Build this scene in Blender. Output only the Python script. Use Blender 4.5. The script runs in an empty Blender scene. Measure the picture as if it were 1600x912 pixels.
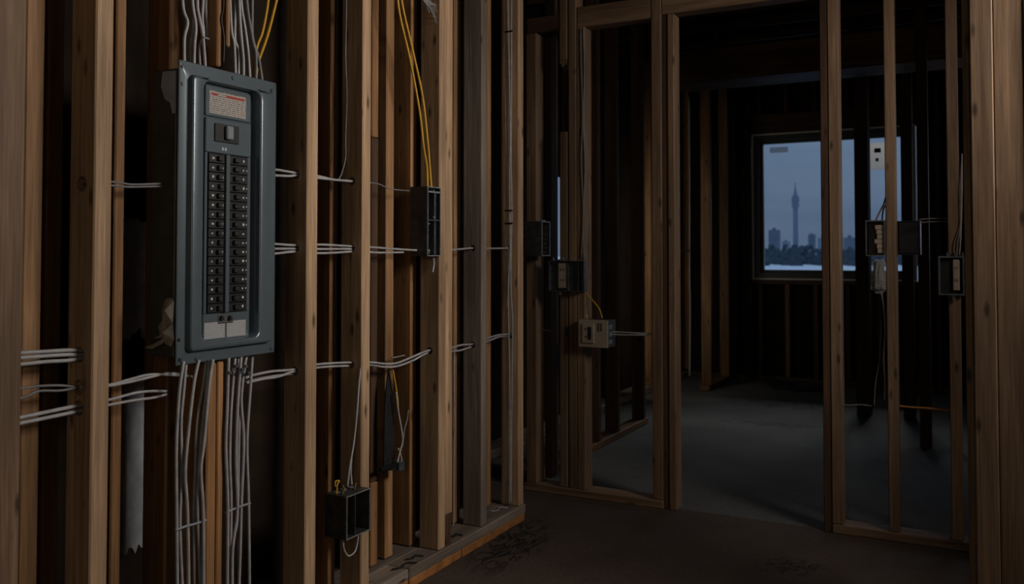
import bpy, bmesh, math, random
from mathutils import Vector, Matrix, Euler
random.seed(7)
S = bpy.context.scene
C = S.collection
# ------------------------------------------------------------------ camera
F, PX0, PY0, CAMH = 1366.0, 800.0, 359.0, 1.195
YAW = math.atan2(720, F)
PITCH = math.atan2(38, F)
cd = bpy.data.cameras.new('camera'); cam = bpy.data.objects.new('camera', cd); C.objects.link(cam)
cam.location = (0, 0, CAMH)
cam.rotation_euler = (math.pi/2 + PITCH, 0, YAW)
cd.sensor_width = 36; cd.lens = 36*F/1600; cd.shift_y = -97/1600
cd.clip_start = 0.05; cd.clip_end = 6000
cd.dof.use_dof = True; cd.dof.focus_distance = 2.7; cd.dof.aperture_fstop = 4.5
S.camera = cam
# ------------------------------------------------------------------ world
W = bpy.data.worlds.new('overcast_sky'); S.world = W; W.use_nodes = True
nt = W.node_tree; nt.nodes.clear()
wo = nt.nodes.new('ShaderNodeOutputWorld'); bg = nt.nodes.new('ShaderNodeBackground')
tc = nt.nodes.new('ShaderNodeTexCoord'); mp = nt.nodes.new('ShaderNodeMapping'); mp.inputs['Scale'].default_value = (1, 1, 7)
ns = nt.nodes.new('ShaderNodeTexNoise'); ns.inputs['Scale'].default_value = 3.0; ns.inputs['Detail'].default_value = 4
rp = nt.nodes.new('ShaderNodeValToRGB')
rp.color_ramp.elements[0].position = .3; rp.color_ramp.elements[0].color = (.082, .125, .195, 1)
rp.color_ramp.elements[1].position = .72; rp.color_ramp.elements[1].color = (.120, .170, .245, 1)
nt.links.new(tc.outputs['Generated'], mp.inputs['Vector']); nt.links.new(mp.outputs[0], ns.inputs['Vector'])
nt.links.new(ns.outputs[0], rp.inputs[0]); nt.links.new(rp.outputs[0], bg.inputs[0]); nt.links.new(bg.outputs[0], wo.inputs[0])
sx = nt.nodes.new('ShaderNodeSeparateXYZ'); nt.links.new(tc.outputs['Generated'], sx.inputs[0])
ov = nt.nodes.new('ShaderNodeMapRange'); ov.inputs[1].default_value = 0; ov.inputs[2].default_value = 1; ov.inputs[3].default_value = 1; ov.inputs[4].default_value = 3
nt.links.new(sx.outputs['Z'], ov.inputs[0]); nt.links.new(ov.outputs[0], bg.inputs[1])
# ------------------------------------------------------------------ lamps and exposure
def area(name, loc, target, sx, sy, power, col):
    l = bpy.data.lights.new(name, 'AREA'); l.shape = 'RECTANGLE'; l.size = sx; l.size_y = sy; l.energy = power; l.color = col
    o = bpy.data.objects.new(name, l); C.objects.link(o); o.location = loc
    o.rotation_euler = (Vector(target)-Vector(loc)).to_track_quat('-Z', 'Y').to_euler()
    return o
lm = area('room_lamp', (1.2, 2.55, 2.2), (-1.8, 2.4, 1.5), 0.9, 0.7, 22.0, (1.0, .90, .81)); lm.data.spread = math.radians(112)
area('rear_fill', (.2, -1.35, 1.5), (-.3, 3.9, .8), 1.3, 1.1, 5.8, (1.0, .85, .66))  # weak fill lamp added behind the camera; the rear wall has no window
area('sky_light', (-.4, 10.6, 4.0), (-1.2, 7.2, 0), 2.6, 1.8, 250.0, (1.0, .96, .90))
area('side_room_fill', (-2.3, 6.9, 1.1), (-2.45, 8.4, 1.05), .15, 1.7, 1.3, (1.0, .92, .74))  # unseen lamp added between the walls to light the far-left studs
area('added_window_fill', (1.0, 8.9, 1.75), (-.3, 5.6, .6), 1.3, 1.0, 4.5, (.97, .98, 1.0))  # fill lamp outside the unseen window added at the right
S.view_settings.view_transform = 'Standard'; S.view_settings.look = 'None'
S.view_settings.gamma = 1.0; S.view_settings.use_curve_mapping = False
S.view_settings.exposure = 0.0
# ------------------------------------------------------------------ picking real points on real planes
RM = Euler((math.pi/2 + PITCH, 0, YAW)).to_matrix()
O = Vector((0, 0, CAMH))
def ray(px, py): return RM @ Vector(((px-PX0)/F, -(py-PY0)/F, -1.0))
def on_x(px, py, X):
    d = ray(px, py); return O + d*(X/d.x)
def on_y(px, py, Y):
    d = ray(px, py); return O + d*(Y/d.y)
def on_z(px, py, Z=0.0):
    d = ray(px, py); return O + d*((Z-CAMH)/d.z)
# ------------------------------------------------------------------ materials
def newmat(name):
    m = bpy.data.materials.new(name); m.use_nodes = True
    return m, m.node_tree, m.node_tree.nodes['Principled BSDF']
def plain(name, col, rough=.6, metal=0.0, spec=.5, noise=.12, scale=25.0, bump=0.0):
    m, t, b = newmat(name)
    b.inputs['Roughness'].default_value = rough; b.inputs['Metallic'].default_value = metal
    b.inputs['Specular IOR Level'].default_value = spec
    c = t.nodes.new('ShaderNodeTexCoord'); n = t.nodes.new('ShaderNodeTexNoise')
    n.inputs['Scale'].default_value = scale; n.inputs['Detail'].default_value = 5
    t.links.new(c.outputs['Object'], n.inputs['Vector'])
    r = t.nodes.new('ShaderNodeValToRGB')
    r.color_ramp.elements[0].position = .3; r.color_ramp.elements[1].position = .7
    r.color_ramp.elements[0].color = tuple(x*(1-noise) for x in col)+(1,)
    r.color_ramp.elements[1].color = tuple(min(1, x*(1+noise)) for x in col)+(1,)
    t.links.new(n.outputs[0], r.inputs[0]); t.links.new(r.outputs[0], b.inputs['Base Color'])
    if bump:
        bp = t.nodes.new('ShaderNodeBump'); bp.inputs['Strength'].default_value = bump; bp.inputs['Distance'].default_value = .004
        t.links.new(n.outputs[0], bp.inputs['Height']); t.links.new(bp.outputs[0], b.inputs['Normal'])
    return m
_wood = {}
def wood(kind='pine', axis='z'):
    if (kind, axis) in _wood: return _wood[(kind, axis)]
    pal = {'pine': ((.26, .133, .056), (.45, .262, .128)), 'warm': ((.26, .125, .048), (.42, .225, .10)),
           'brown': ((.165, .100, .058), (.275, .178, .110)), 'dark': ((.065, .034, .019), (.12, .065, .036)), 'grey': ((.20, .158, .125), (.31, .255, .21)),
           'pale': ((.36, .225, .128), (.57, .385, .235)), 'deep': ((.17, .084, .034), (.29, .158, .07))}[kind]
    m, t, b = newmat('lumber_%s_%s' % (kind, axis))
    N = t.nodes.new; L = t.links.new
    c = N('ShaderNodeTexCoord'); oi = N('ShaderNodeObjectInfo')
    ad = N('ShaderNodeVectorMath'); ad.operation = 'MULTIPLY_ADD'
    cb = N('ShaderNodeCombineXYZ')
    for k in range(3): L(oi.outputs['Random'], cb.inputs[k])
    ad.inputs[1].default_value = (37, 53, 71); L(cb.outputs[0], ad.inputs[0]); L(c.outputs['Object'], ad.inputs[2])
    def mapped(across, along):
        mpn = N('ShaderNodeMapping'); s = [across]*3; s['xyz'.index(axis)] = along
        mpn.inputs['Scale'].default_value = s; L(ad.outputs[0], mpn.inputs['Vector']); return mpn.outputs[0]
    n1 = N('ShaderNodeTexNoise'); n1.inputs['Scale'].default_value = 1; n1.inputs['Detail'].default_value = 6; n1.inputs['Distortion'].default_value = .6
    L(mapped(46, 1.6), n1.inputs['Vector'])
    n2 = N('ShaderNodeTexNoise'); n2.inputs['Scale'].default_value = 1; n2.inputs['Detail'].default_value = 3
    L(mapped(220, 7), n2.inputs['Vector'])
    n3 = N('ShaderNodeTexNoise'); n3.inputs['Scale'].default_value = 1; n3.inputs['Detail'].default_value = 2
    L(mapped(7, 1.3), n3.inputs['Vector'])
    vo = N('ShaderNodeTexVoronoi'); vo.inputs['Scale'].default_value = 1; L(mapped(17, 5.5), vo.inputs['Vector'])
    r1 = N('ShaderNodeValToRGB'); r1.color_ramp.elements[0].position = .3; r1.color_ramp.elements[1].position = .68
    r1.color_ramp.elements[0].color = pal[0]+(1,); r1.color_ramp.elements[1].color = pal[1]+(1,)
    L(n1.outputs[0], r1.inputs[0])
    def mul(a, fac_out, lo, hi, p0, p1):
        mr = N('ShaderNodeMapRange'); mr.inputs[1].default_value = p0; mr.inputs[2].default_value = p1
        mr.inputs[3].default_value = lo; mr.inputs[4].default_value = hi; L(fac_out, mr.inputs[0])
        vm = N('ShaderNodeVectorMath'); vm.operation = 'SCALE'; L(a, vm.inputs[0]); L(mr.outputs[0], vm.inputs['Scale']); return vm.outputs[0]
    col = mul(r1.outputs[0], n2.outputs[0], .78, 1.12, .35, .65)
    col = mul(col, n3.outputs[0], .62, 1.18, .3, .7)
    col = mul(col, vo.outputs['Distance'], .28, 1.0, .06, .17)
    col = mul(col, oi.outputs['Random'], .86, 1.12, 0, 1)
    L(col, b.inputs['Base Color']); b.inputs['Roughness'].default_value = .62; b.inputs['Specular IOR Level'].default_value = .3
    bp = N('ShaderNodeBump'); bp.inputs['Strength'].default_value = .25; bp.inputs['Distance'].default_value = .002
    L(n1.outputs[0], bp.inputs['Height']); L(bp.outputs[0], b.inputs['Normal'])
    _wood[(kind, axis)] = m; return m
M = {}
M['panel'] = plain('grey_enamel_steel', (.122, .157, .178), .27, .35, .5, .05, 14)
M['encl'] = plain('enclosure_steel', (.085, .09, .082), .5, .4, .4, .25, 18)
M['black'] = plain('black_plastic', (.007, .0075, .0085), .42, 0, .5, .1)
M['toggle'] = plain('charcoal_plastic', (.016, .017, .019), .40)
M['mark'] = plain('white_print', (.55, .55, .53), .6)
M['maintog'] = plain('grey_handle', (.20, .24, .27), .4)
M['galv'] = plain('galvanised_steel', (.11, .125, .14), .42, .65, .5, .35, 40)
M['galvd'] = plain('dull_steel', (.075, .07, .066), .5, .55, .4, .4, 30)
M['white'] = plain('white_cable_jacket', (.36, .36, .37), .42, 0, .5, .18, 30)
M['grey'] = plain('grey_cable_jacket', (.18, .18, .185), .5, 0, .4, .2, 30)
M['yellow'] = plain('yellow_cable_jacket', (.55, .30, .015), .42, 0, .5, .15, 30)
M['orange'] = plain('orange_wire', (.42, .17, .04), .5)
M['copper'] = plain('brown_wire', (.20, .10, .06), .5)
M['brass'] = plain('dull_brass', (.22, .17, .06), .45, .4)
M['bright'] = plain('clean_white_jacket', (.78, .77, .74), .4)
M['tie'] = plain('cable_tie', (.28, .31, .34), .4)
M['ivory'] = plain('ivory_plastic', (.34, .275, .215), .5, 0, .4, .12)
M['slot'] = plain('dark_slot', (.01, .01, .01), .7)
M['tar'] = plain('black_building_paper', (.012, .013, .014), .7, 0, .3, .4, 30, .5)
M['dry'] = plain('grey_drywall', (.42, .46, .50), .9, 0, .2, .22, 22, .3)
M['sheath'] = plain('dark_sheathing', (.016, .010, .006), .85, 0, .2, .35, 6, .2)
M['shell'] = plain('dark_board', (.05, .043, .038), .9, 0, .2, .3, 4)
M['rag'] = plain('pale_crumpled_plastic', (.34, .32, .27), .5, 0, .4, .3, 30, .4)
M['frame'] = plain('window_frame_grey', (.07, .08, .085), .45, 0, .4, .1)
M['bead'] = plain('pale_frame_bead', (.85, .79, .70), .5)
M['debris'] = plain('black_debris', (.012, .012, .013), .8)
M['brick'] = plain('orange_shim', (.34, .145, .045), .75, 0, .3, .3, 18, .3)
M['lip'] = plain('bright_steel_edge', (.40, .43, .46), .35, .6, .5, .25, 60)
def paper_mat(name, base, rows, ink):
    m, t, b = newmat(name); N = t.nodes.new; L = t.links.new
    c = N('ShaderNodeTexCoord'); sp = N('ShaderNodeSeparateXYZ'); L(c.outputs['Generated'], sp.inputs[0])
    k = N('ShaderNodeMath'); k.operation = 'MULTIPLY'; k.inputs[1].default_value = rows; L(sp.outputs['Z'], k.inputs[0])
    fr = N('ShaderNodeMath'); fr.operation = 'FRACT'; L(k.outputs[0], fr.inputs[0])
    gt = N('ShaderNodeMath'); gt.operation = 'GREATER_THAN'; gt.inputs[1].default_value = .55; L(fr.outputs[0], gt.inputs[0])
    fl = N('ShaderNodeMath'); fl.operation = 'FLOOR'; L(k.outputs[0], fl.inputs[0])
    cb = N('ShaderNodeCombineXYZ'); ys = N('ShaderNodeMath'); ys.operation = 'MULTIPLY'; ys.inputs[1].default_value = 26; L(sp.outputs['Y'], ys.inputs[0])
    L(ys.outputs[0], cb.inputs[0]); L(fl.outputs[0], cb.inputs[1])
    n = N('ShaderNodeTexNoise'); n.inputs['Scale'].default_value = 1.0; n.inputs['Detail'].default_value = 1; L(cb.outputs[0], n.inputs['Vector'])
    g2 = N('ShaderNodeMath'); g2.operation = 'GREATER_THAN'; g2.inputs[1].default_value = .47; L(n.outputs[0], g2.inputs[0])
    mu = N('ShaderNodeMath'); mu.operation = 'MULTIPLY'; L(gt.outputs[0], mu.inputs[0]); L(g2.outputs[0], mu.inputs[1])
    mx = N('ShaderNodeMix'); mx.data_type = 'RGBA'; mx.inputs[6].default_value = base+(1,); mx.inputs[7].default_value = ink+(1,)
    L(mu.outputs[0], mx.inputs[0]); L(mx.outputs[2], b.inputs['Base Color']); b.inputs['Roughness'].default_value = .7
    return m
M['paper'] = paper_mat('printed_label_paper', (.42, .39, .36), 11, (.12, .11, .11))
M['paper2'] = paper_mat('printed_circuit_card', (.38, .39, .40), 9, (.20, .20, .21))
M['redink'] = plain('red_print', (.36, .06, .045), .7, 0, .3, .3, 200)
def floor_mat(name, base, dirt, stains):
    m, t, b = newmat(name); N = t.nodes.new; L = t.links.new
    c = N('ShaderNodeTexCoord')
    n = N('ShaderNodeTexNoise'); n.inputs['Scale'].default_value = 1.4; n.inputs['Detail'].default_value = 9; n.inputs['Roughness'].default_value = .65
    L(c.outputs['Object'], n.inputs['Vector'])
    r = N('ShaderNodeValToRGB'); r.color_ramp.elements[0].position = .32; r.color_ramp.elements[1].position = .68
    r.color_ramp.elements[0].color = dirt+(1,); r.color_ramp.elements[1].color = base+(1,); L(n.outputs[0], r.inputs[0])
    col = r.outputs[0]
    n4 = N('ShaderNodeTexNoise'); n4.inputs['Scale'].default_value = 60; n4.inputs['Detail'].default_value = 4; L(c.outputs['Object'], n4.inputs['Vector'])
    mr = N('ShaderNodeMapRange'); mr.inputs[1].default_value = .35; mr.inputs[2].default_value = .65; mr.inputs[3].default_value = .86; mr.inputs[4].default_value = 1.12
    L(n4.outputs[0], mr.inputs[0])
    vs = N('ShaderNodeVectorMath'); vs.operation = 'SCALE'; L(col, vs.inputs[0]); L(mr.outputs[0], vs.inputs['Scale']); col = vs.outputs[0]
    for (cx, cy, rx, ry, ang) in stains:                                # ink scrawls and dirt with a shape of their own
        mpn = N('ShaderNodeMapping'); mpn.vector_type = 'TEXTURE'; mpn.inputs['Location'].default_value = (cx, cy, 0); mpn.inputs['Scale'].default_value = (rx, ry, 1); mpn.inputs['Rotation'].default_value = (0, 0, ang)
        L(c.outputs['Object'], mpn.inputs['Vector'])
        ln = N('ShaderNodeVectorMath'); ln.operation = 'LENGTH'; L(mpn.outputs[0], ln.inputs[0])
        ms = N('ShaderNodeMapRange'); ms.inputs[1].default_value = .55; ms.inputs[2].default_value = 1; ms.inputs[3].default_value = 1; ms.inputs[4].default_value = 0
        L(ln.outputs['Value'], ms.inputs[0])
        nn = N('ShaderNodeTexNoise'); nn.inputs['Scale'].default_value = 2.2; nn.inputs['Detail'].default_value = 5; nn.inputs['Distortion'].default_value = 1.5
        L(mpn.outputs[0], nn.inputs['Vector'])
        ab = N('ShaderNodeMath'); ab.operation = 'SUBTRACT'; ab.inputs[1].default_value = .5; L(nn.outputs[0], ab.inputs[0])
        a2 = N('ShaderNodeMath'); a2.operation = 'ABSOLUTE'; L(ab.outputs[0], a2.inputs[0])
        m2 = N('ShaderNodeMapRange'); m2.inputs[1].default_value = .015; m2.inputs[2].default_value = .06; m2.inputs[3].default_value = 1; m2.inputs[4].default_value = 0
        L(a2.outputs[0], m2.inputs[0])
        mm = N('ShaderNodeMath'); mm.operation = 'MULTIPLY'; L(ms.outputs[0], mm.inputs[0]); L(m2.outputs[0], mm.inputs[1])
        mx = N('ShaderNodeMix'); mx.data_type = 'RGBA'; L(mm.outputs[0], mx.inputs[0]); L(col, mx.inputs[6]); mx.inputs[7].default_value = (.012, .012, .012, 1)
        col = mx.outputs[2]
    L(col, b.inputs['Base Color']); b.inputs['Roughness'].default_value = .8; b.inputs['Specular IOR Level'].default_value = .25
    bp = N('ShaderNodeBump'); bp.inputs['Strength'].default_value = .2; bp.inputs['Distance'].default_value = .004
    L(n4.outputs[0], bp.inputs['Height']); L(bp.outputs[0], b.inputs['Normal'])
    return m
def glass_mat():
    m = bpy.data.materials.new('window_glass'); m.use_nodes = True; t = m.node_tree; t.nodes.clear()
    o = t.nodes.new('ShaderNodeOutputMaterial'); tr = t.nodes.new('ShaderNodeBsdfTransparent'); gl = t.nodes.new('ShaderNodeBsdfGlossy')
    tr.inputs[0].default_value = (.93, .95, .97, 1); gl.inputs['Roughness'].default_value = .03
    fr = t.nodes.new('ShaderNodeFresnel'); fr.inputs[0].default_value = 1.45; mx = t.nodes.new('ShaderNodeMixShader')
    t.links.new(fr.outputs[0], mx.inputs[0]); t.links.new(tr.outputs[0], mx.inputs[1]); t.links.new(gl.outputs[0], mx.inputs[2]); t.links.new(mx.outputs[0], o.inputs[0])
    return m
M['glass'] = glass_mat()
def film_mat():
    m = bpy.data.materials.new('clear_plastic_bag'); m.use_nodes = True; t = m.node_tree; t.nodes.clear()
    o = t.nodes.new('ShaderNodeOutputMaterial'); tr = t.nodes.new('ShaderNodeBsdfTransparent'); pb = t.nodes.new('ShaderNodeBsdfPrincipled')
    pb.inputs['Base Color'].default_value = (.5, .5, .5, 1); pb.inputs['Roughness'].default_value = .25
    n = t.nodes.new('ShaderNodeTexNoise'); n.inputs['Scale'].default_value = 60
    r = t.nodes.new('ShaderNodeMapRange'); r.inputs[1].default_value = .4; r.inputs[2].default_value = .65; r.inputs[3].default_value = .12; r.inputs[4].default_value = .6
    mx = t.nodes.new('ShaderNodeMixShader'); t.links.new(n.outputs[0], r.inputs[0]); t.links.new(r.outputs[0], mx.inputs[0])
    t.links.new(tr.outputs[0], mx.inputs[1]); t.links.new(pb.outputs[0], mx.inputs[2]); t.links.new(mx.outputs[0], o.inputs[0])
    return m
M['film'] = film_mat()
def thin_mat(name, col, clear):
    m = bpy.data.materials.new(name); m.use_nodes = True; t = m.node_tree; t.nodes.clear()
    o = t.nodes.new('ShaderNodeOutputMaterial'); a = t.nodes.new('ShaderNodeBsdfTransparent'); b = t.nodes.new('ShaderNodeBsdfTranslucent'); d = t.nodes.new('ShaderNodeBsdfDiffuse')
    b.inputs[0].default_value = col+(1,); d.inputs[0].default_value = col+(1,)
    n = t.nodes.new('ShaderNodeTexNoise'); n.inputs['Scale'].default_value = 9; r = t.nodes.new('ShaderNodeMapRange'); r.inputs[1].default_value = .3; r.inputs[2].default_value = .7
    r.inputs[3].default_value = clear*.8; r.inputs[4].default_value = min(1, clear*1.2)
    x = t.nodes.new('ShaderNodeMixShader'); y = t.nodes.new('ShaderNodeMixShader'); x.inputs[0].default_value = .25
    t.links.new(b.outputs[0], x.inputs[1]); t.links.new(d.outputs[0], x.inputs[2]); t.links.new(n.outputs[0], r.inputs[0]); t.links.new(r.outputs[0], y.inputs[0])
    t.links.new(x.outputs[0], y.inputs[1]); t.links.new(a.outputs[0], y.inputs[2]); t.links.new(y.outputs[0], o.inputs[0]); return m
# ------------------------------------------------------------------ builders
ORG = {}
def empty(name, loc=(0, 0, 0)):
    o = bpy.data.objects.new(name, None); o.empty_display_size = .1; C.objects.link(o); o.location = loc; ORG[o.name] = Vector(loc); return o
def tag(o, label, cat, group=None):
    o['label'] = label; o['category'] = cat
    if group: o['group'] = group
    return o
def struct(o): o['kind'] = 'structure'; return o
def build(name, bm, mat, parent=None, origin=None, smooth=False):
    bmesh.ops.recalc_face_normals(bm, faces=bm.faces)
    if parent is not None: org = ORG[parent.name]
    else:
        if origin is None:
            lo = Vector([min(v.co[i] for v in bm.verts) for i in range(3)]); hi = Vector([max(v.co[i] for v in bm.verts) for i in range(3)])
            origin = ((lo.x+hi.x)/2, (lo.y+hi.y)/2, lo.z)
        org = Vector(origin)
    bmesh.ops.translate(bm, verts=bm.verts, vec=-org)
    me = bpy.data.meshes.new(name); bm.to_mesh(me); bm.free()
    if smooth: me.polygons.foreach_set('use_smooth', [True]*len(me.polygons))
    me.materials.append(mat)
    o = bpy.data.objects.new(name, me); C.objects.link(o)
    if parent is not None: o.parent = parent
    else: o.location = org
    ORG[o.name] = org
    return o
def add_box(bm, x0, x1, y0, y1, z0, z1, bev=0.0):
    x0, x1 = sorted((x0, x1)); y0, y1 = sorted((y0, y1)); z0, z1 = sorted((z0, z1))
    vs = [bm.verts.new((x, y, z)) for x in (x0, x1) for y in (y0, y1) for z in (z0, z1)]
    fs = [bm.faces.new([vs[i] for i in q]) for q in ((0, 1, 3, 2), (4, 6, 7, 5), (0, 4, 5, 1), (2, 3, 7, 6), (0, 2, 6, 4), (1, 5, 7, 3))]
    if bev:
        es = list({e for f in fs for e in f.edges})
        bmesh.ops.bevel(bm, geom=es, offset=min(bev, (x1-x0)*.4, (y1-y0)*.4, (z1-z0)*.4), segments=1, affect='EDGES', profile=.5)
    return vs
def box(name, mat, parent, x0, x1, y0, y1, z0, z1, bev=0.0):
    bm = bmesh.new(); add_box(bm, x0, x1, y0, y1, z0, z1, bev); return build(name, bm, mat, parent)
def smooth_path(pts, k=6):
    P = [Vector(p) for p in pts]
    if len(P) < 3: return [P[0].lerp(P[-1], i/k) for i in range(k+1)]
    out = []
    for i in range(len(P)-1):
        a, b, c, d = P[max(i-1, 0)], P[i], P[i+1], P[min(i+2, len(P)-1)]
        for j in range(k):
            t = j/k
            out.append(.5*((2*b)+(c-a)*t+(2*a-5*b+4*c-d)*t*t+(3*b-a-3*c+d)*t**3))
    out.append(P[-1]); return out
def add_tube(bm, pts, r, n=7, k=6):
    P = smooth_path(pts, k); rings = []
    t0 = (P[1]-P[0]).normalized(); u = t0.orthogonal().normalized()
    for i, p in enumerate(P):
        t = (P[min(i+1, len(P)-1)]-P[max(i-1, 0)]).normalized()
        u = (u-t*u.dot(t)).normalized(); v = t.cross(u)
        rings.append([bm.verts.new(p+(u*math.cos(2*math.pi*q/n)+v*math.sin(2*math.pi*q/n))*r) for q in range(n)])
    for a, b in zip(rings, rings[1:]):
        for q in range(n): bm.faces.new((a[q], a[(q+1) % n], b[(q+1) % n], b[q]))
    bm.faces.new(rings[0][::-1]); bm.faces.new(rings[-1])
def tube(name, mat, parent, pts, r, n=7, k=6):
    bm = bmesh.new(); add_tube(bm, pts, r, n, k); return build(name, bm, mat, parent, smooth=True)
def add_cyl(bm, c, axis, r, h, n=12, r2=None):
    a = Vector(axis).normalized(); u = a.orthogonal().normalized(); v = a.cross(u); c = Vector(c); r2 = r if r2 is None else r2
    A = [bm.verts.new(c+(u*math.cos(2*math.pi*i/n)+v*math.sin(2*math.pi*i/n))*r) for i in range(n)]
    B = [bm.verts.new(c+a*h+(u*math.cos(2*math.pi*i/n)+v*math.sin(2*math.pi*i/n))*r2) for i in range(n)]
    for i in range(n): bm.faces.new((A[i], A[(i+1) % n], B[(i+1) % n], B[i]))
    bm.faces.new(A[::-1]); bm.faces.new(B)
def cyl(name, mat, parent, c, axis, r, h, n=12, r2=None):
    bm = bmesh.new(); add_cyl(bm, c, axis, r, h, n, r2); return build(name, bm, mat, parent)
def cable(label, pts, r=.0042, mat='white', group=None, name='electrical_cable', cat='cable'):
    bm = bmesh.new(); add_tube(bm, pts, r)
    return tag(build(name, bm, M[mat], None, smooth=True), label, cat, group)
def drill(o, holes):
    """real bored holes: cylinders (centre, axis, radius, length) cut out of a mesh"""
    bm = bmesh.new(); org = ORG[o.name]
    for c, ax, r, h in holes: add_cyl(bm, Vector(c)-org, ax, r, h, 14)
    bmesh.ops.recalc_face_normals(bm, faces=bm.faces)
    me = bpy.data.meshes.new('hole_tool'); bm.to_mesh(me); bm.free()
    k = bpy.data.objects.new('hole_tool', me); C.objects.link(k)
    if o.parent: k.parent = o.parent
    else: k.location = o.location
    md = o.modifiers.new('holes', 'BOOLEAN'); md.operation = 'DIFFERENCE'; md.object = k; md.solver = 'EXACT'
    dg = bpy.context.evaluated_depsgraph_get(); dg.update()
    new = bpy.data.meshes.new_from_object(o.evaluated_get(dg)); o.modifiers.clear(); o.data = new
    bpy.data.objects.remove(k); bpy.data.meshes.remove(me)
def open_box(bm, x0, x1, y0, y1, z0, z1, face, t=.002):
    """five-walled steel box, open on `face` ('+x' or '-y')"""
    add_box(bm, x0, x1, y0, y1, z0, z0+t); add_box(bm, x0, x1, y0, y1, z1-t, z1)
    if face == '+x':
        add_box(bm, x0, x0+t, y0, y1, z0+t, z1-t)
        add_box(bm, x0+t, x1, y0, y0+t, z0+t, z1-t); add_box(bm, x0+t, x1, y1-t, y1, z0+t, z1-t)
    else:
        add_box(bm, x0, x1, y1-t, y1, z0+t, z1-t)
        add_box(bm, x0, x0+t, y0, y1-t, z0+t, z1-t); add_box(bm, x1-t, x1, y0, y1-t, z0+t, z1-t)
def rim(bm, x, y0, y1, z0, z1, t=.0028, d=.004):                   # bright folded edge round an opening facing +x
    add_box(bm, x, x+d, y0, y0+t, z0, z1); add_box(bm, x, x+d, y1-t, y1, z0, z1)
    add_box(bm, x, x+d, y0+t, y1-t, z0, z0+t); add_box(bm, x, x+d, y0+t, y1-t, z1-t, z1)
def rim_y(bm, y, x0, x1, z0, z1, t=.0028, d=.004):
    add_box(bm, x0, x0+t, y-d, y, z0, z1); add_box(bm, x1-t, x1, y-d, y, z0, z1)
    add_box(bm, x0+t, x1-t, y-d, y, z0, z0+t); add_box(bm, x0+t, x1-t, y-d, y, z1-t, z1)
# ------------------------------------------------------------------ the shell
YC = on_z(830, 766.3).y                 # front of the cross wall
YF = 8.5                                # wall with the window
CEIL = 3.05
fn = floor_mat('brown_subfloor', (.105, .078, .062), (.060, .046, .038),
               [(on_z(800, 850).x, on_z(800, 850).y, .16, .42, .15), (on_z(1235, 885).x, on_z(1235, 885).y, .16, .12, .3)])
ff = floor_mat('grey_subfloor', (.145, .142, .138), (.085, .083, .080), [(on_z(1230, 630).x, on_z(1230, 630).y, .55, .28, .2), (on_z(1215, 662).x, on_z(1215, 662).y, .45, .12, .1)])
bm = bmesh.new(); add_box(bm, -2.75, 2.7, -1.6, YC+.045, -.06, 0); floor = struct(build('floor', bm, fn, None, (0, 0, 0)))
bm = bmesh.new(); add_box(bm, -2.75, 2.7, YC+.049, YF+.3, -.06, -.003); struct(build('floor', bm, ff, None, (0, 0, 0)))
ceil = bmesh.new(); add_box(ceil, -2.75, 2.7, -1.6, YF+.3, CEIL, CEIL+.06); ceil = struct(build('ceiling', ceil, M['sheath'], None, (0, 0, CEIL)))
y = 4.3
while y < YF-.1:
    box('joist', wood('dark', 'x'), ceil, -2.6, 2.6, y, y+.04, CEIL-.2, CEIL-.001, .003); y += .42
# beam dropped below the joists of the far room, its underside catching daylight
zb = 2.47
b1 = on_y(1200, 134, 6.0); yb0 = 6.35
beam = box('beam', wood('deep', 'x'), ceil, -2.04, 2.55, yb0, yb0+.36, zb, zb+.24, .004)
for k in range(4):
    box('hanger_post', wood('dark', 'z'), ceil, -1.7+k*.95, -1.66+k*.95, yb0+.1, yb0+.19, zb+.241, CEIL-.201, .003)
bm = bmesh.new(); add_box(bm, 2.64, 2.7, -1.6, YF+.3, 0, CEIL); struct(build('wall_right', bm, M['shell'], None, (2.64, 0, 0)))
bm = bmesh.new(); add_box(bm, -2.75, 2.7, -1.66, -1.6, 0, CEIL); struct(build('wall_rear', bm, M['shell'], None, (0, -1.6, 0)))
# ------------------------------------------------------------------ left wall of studs
XL, XB = -1.80, -1.889
wl = struct(empty('wall_left', (XL, 2.0, 0)))
Y = lambda px, X=XL: on_x(px, 397, X).y
ZP = .075                               # top of the bottom plates
STUD = {}
def lstud(key, p0, p1, kind='pine', X=XL, depth=.089, z0=ZP, z1=CEIL-.08, bev=.0035):
    o = box('stud', wood(kind), wl, X-depth, X, Y(p0, X), Y(p1, X), z0, z1, bev)
    STUD[key] = o; return o
lstud('S0', -60, 37, 'brown'); lstud('A', 146, 174, 'pale'); lstud('B', 479.5, 496.5, 'pale')
lstud('C', 566, 579.3, 'pale'); lstud('D1', 686.7, 696.9, 'pale'); lstud('D2', 697.3, 707.4, 'pale', z0=on_x(702, 803, XL).z+.002)
lstud('E', 752.6, 761, 'grey'); lstud('F', 810.3, 818, 'pale')
# stud that carries the panel, cut round the enclosure
PX = XL+.004                             # back of the cover flange
pz1 = on_x(330, 103, XL).z; pz0 = on_x(330, 563, XL).z
lstud('P', 326, 341, 'warm', z1=pz0-.008); lstud('Pb', 342.5, 352, 'warm', X=XL-.006, z1=pz0-.008)
lstud('P2', 336.5, 343.5, 'warm', z0=pz1+.004); lstud('P3', 351.5, 357.5, 'pine', z0=on_x(354, 72, XL).z)
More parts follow.
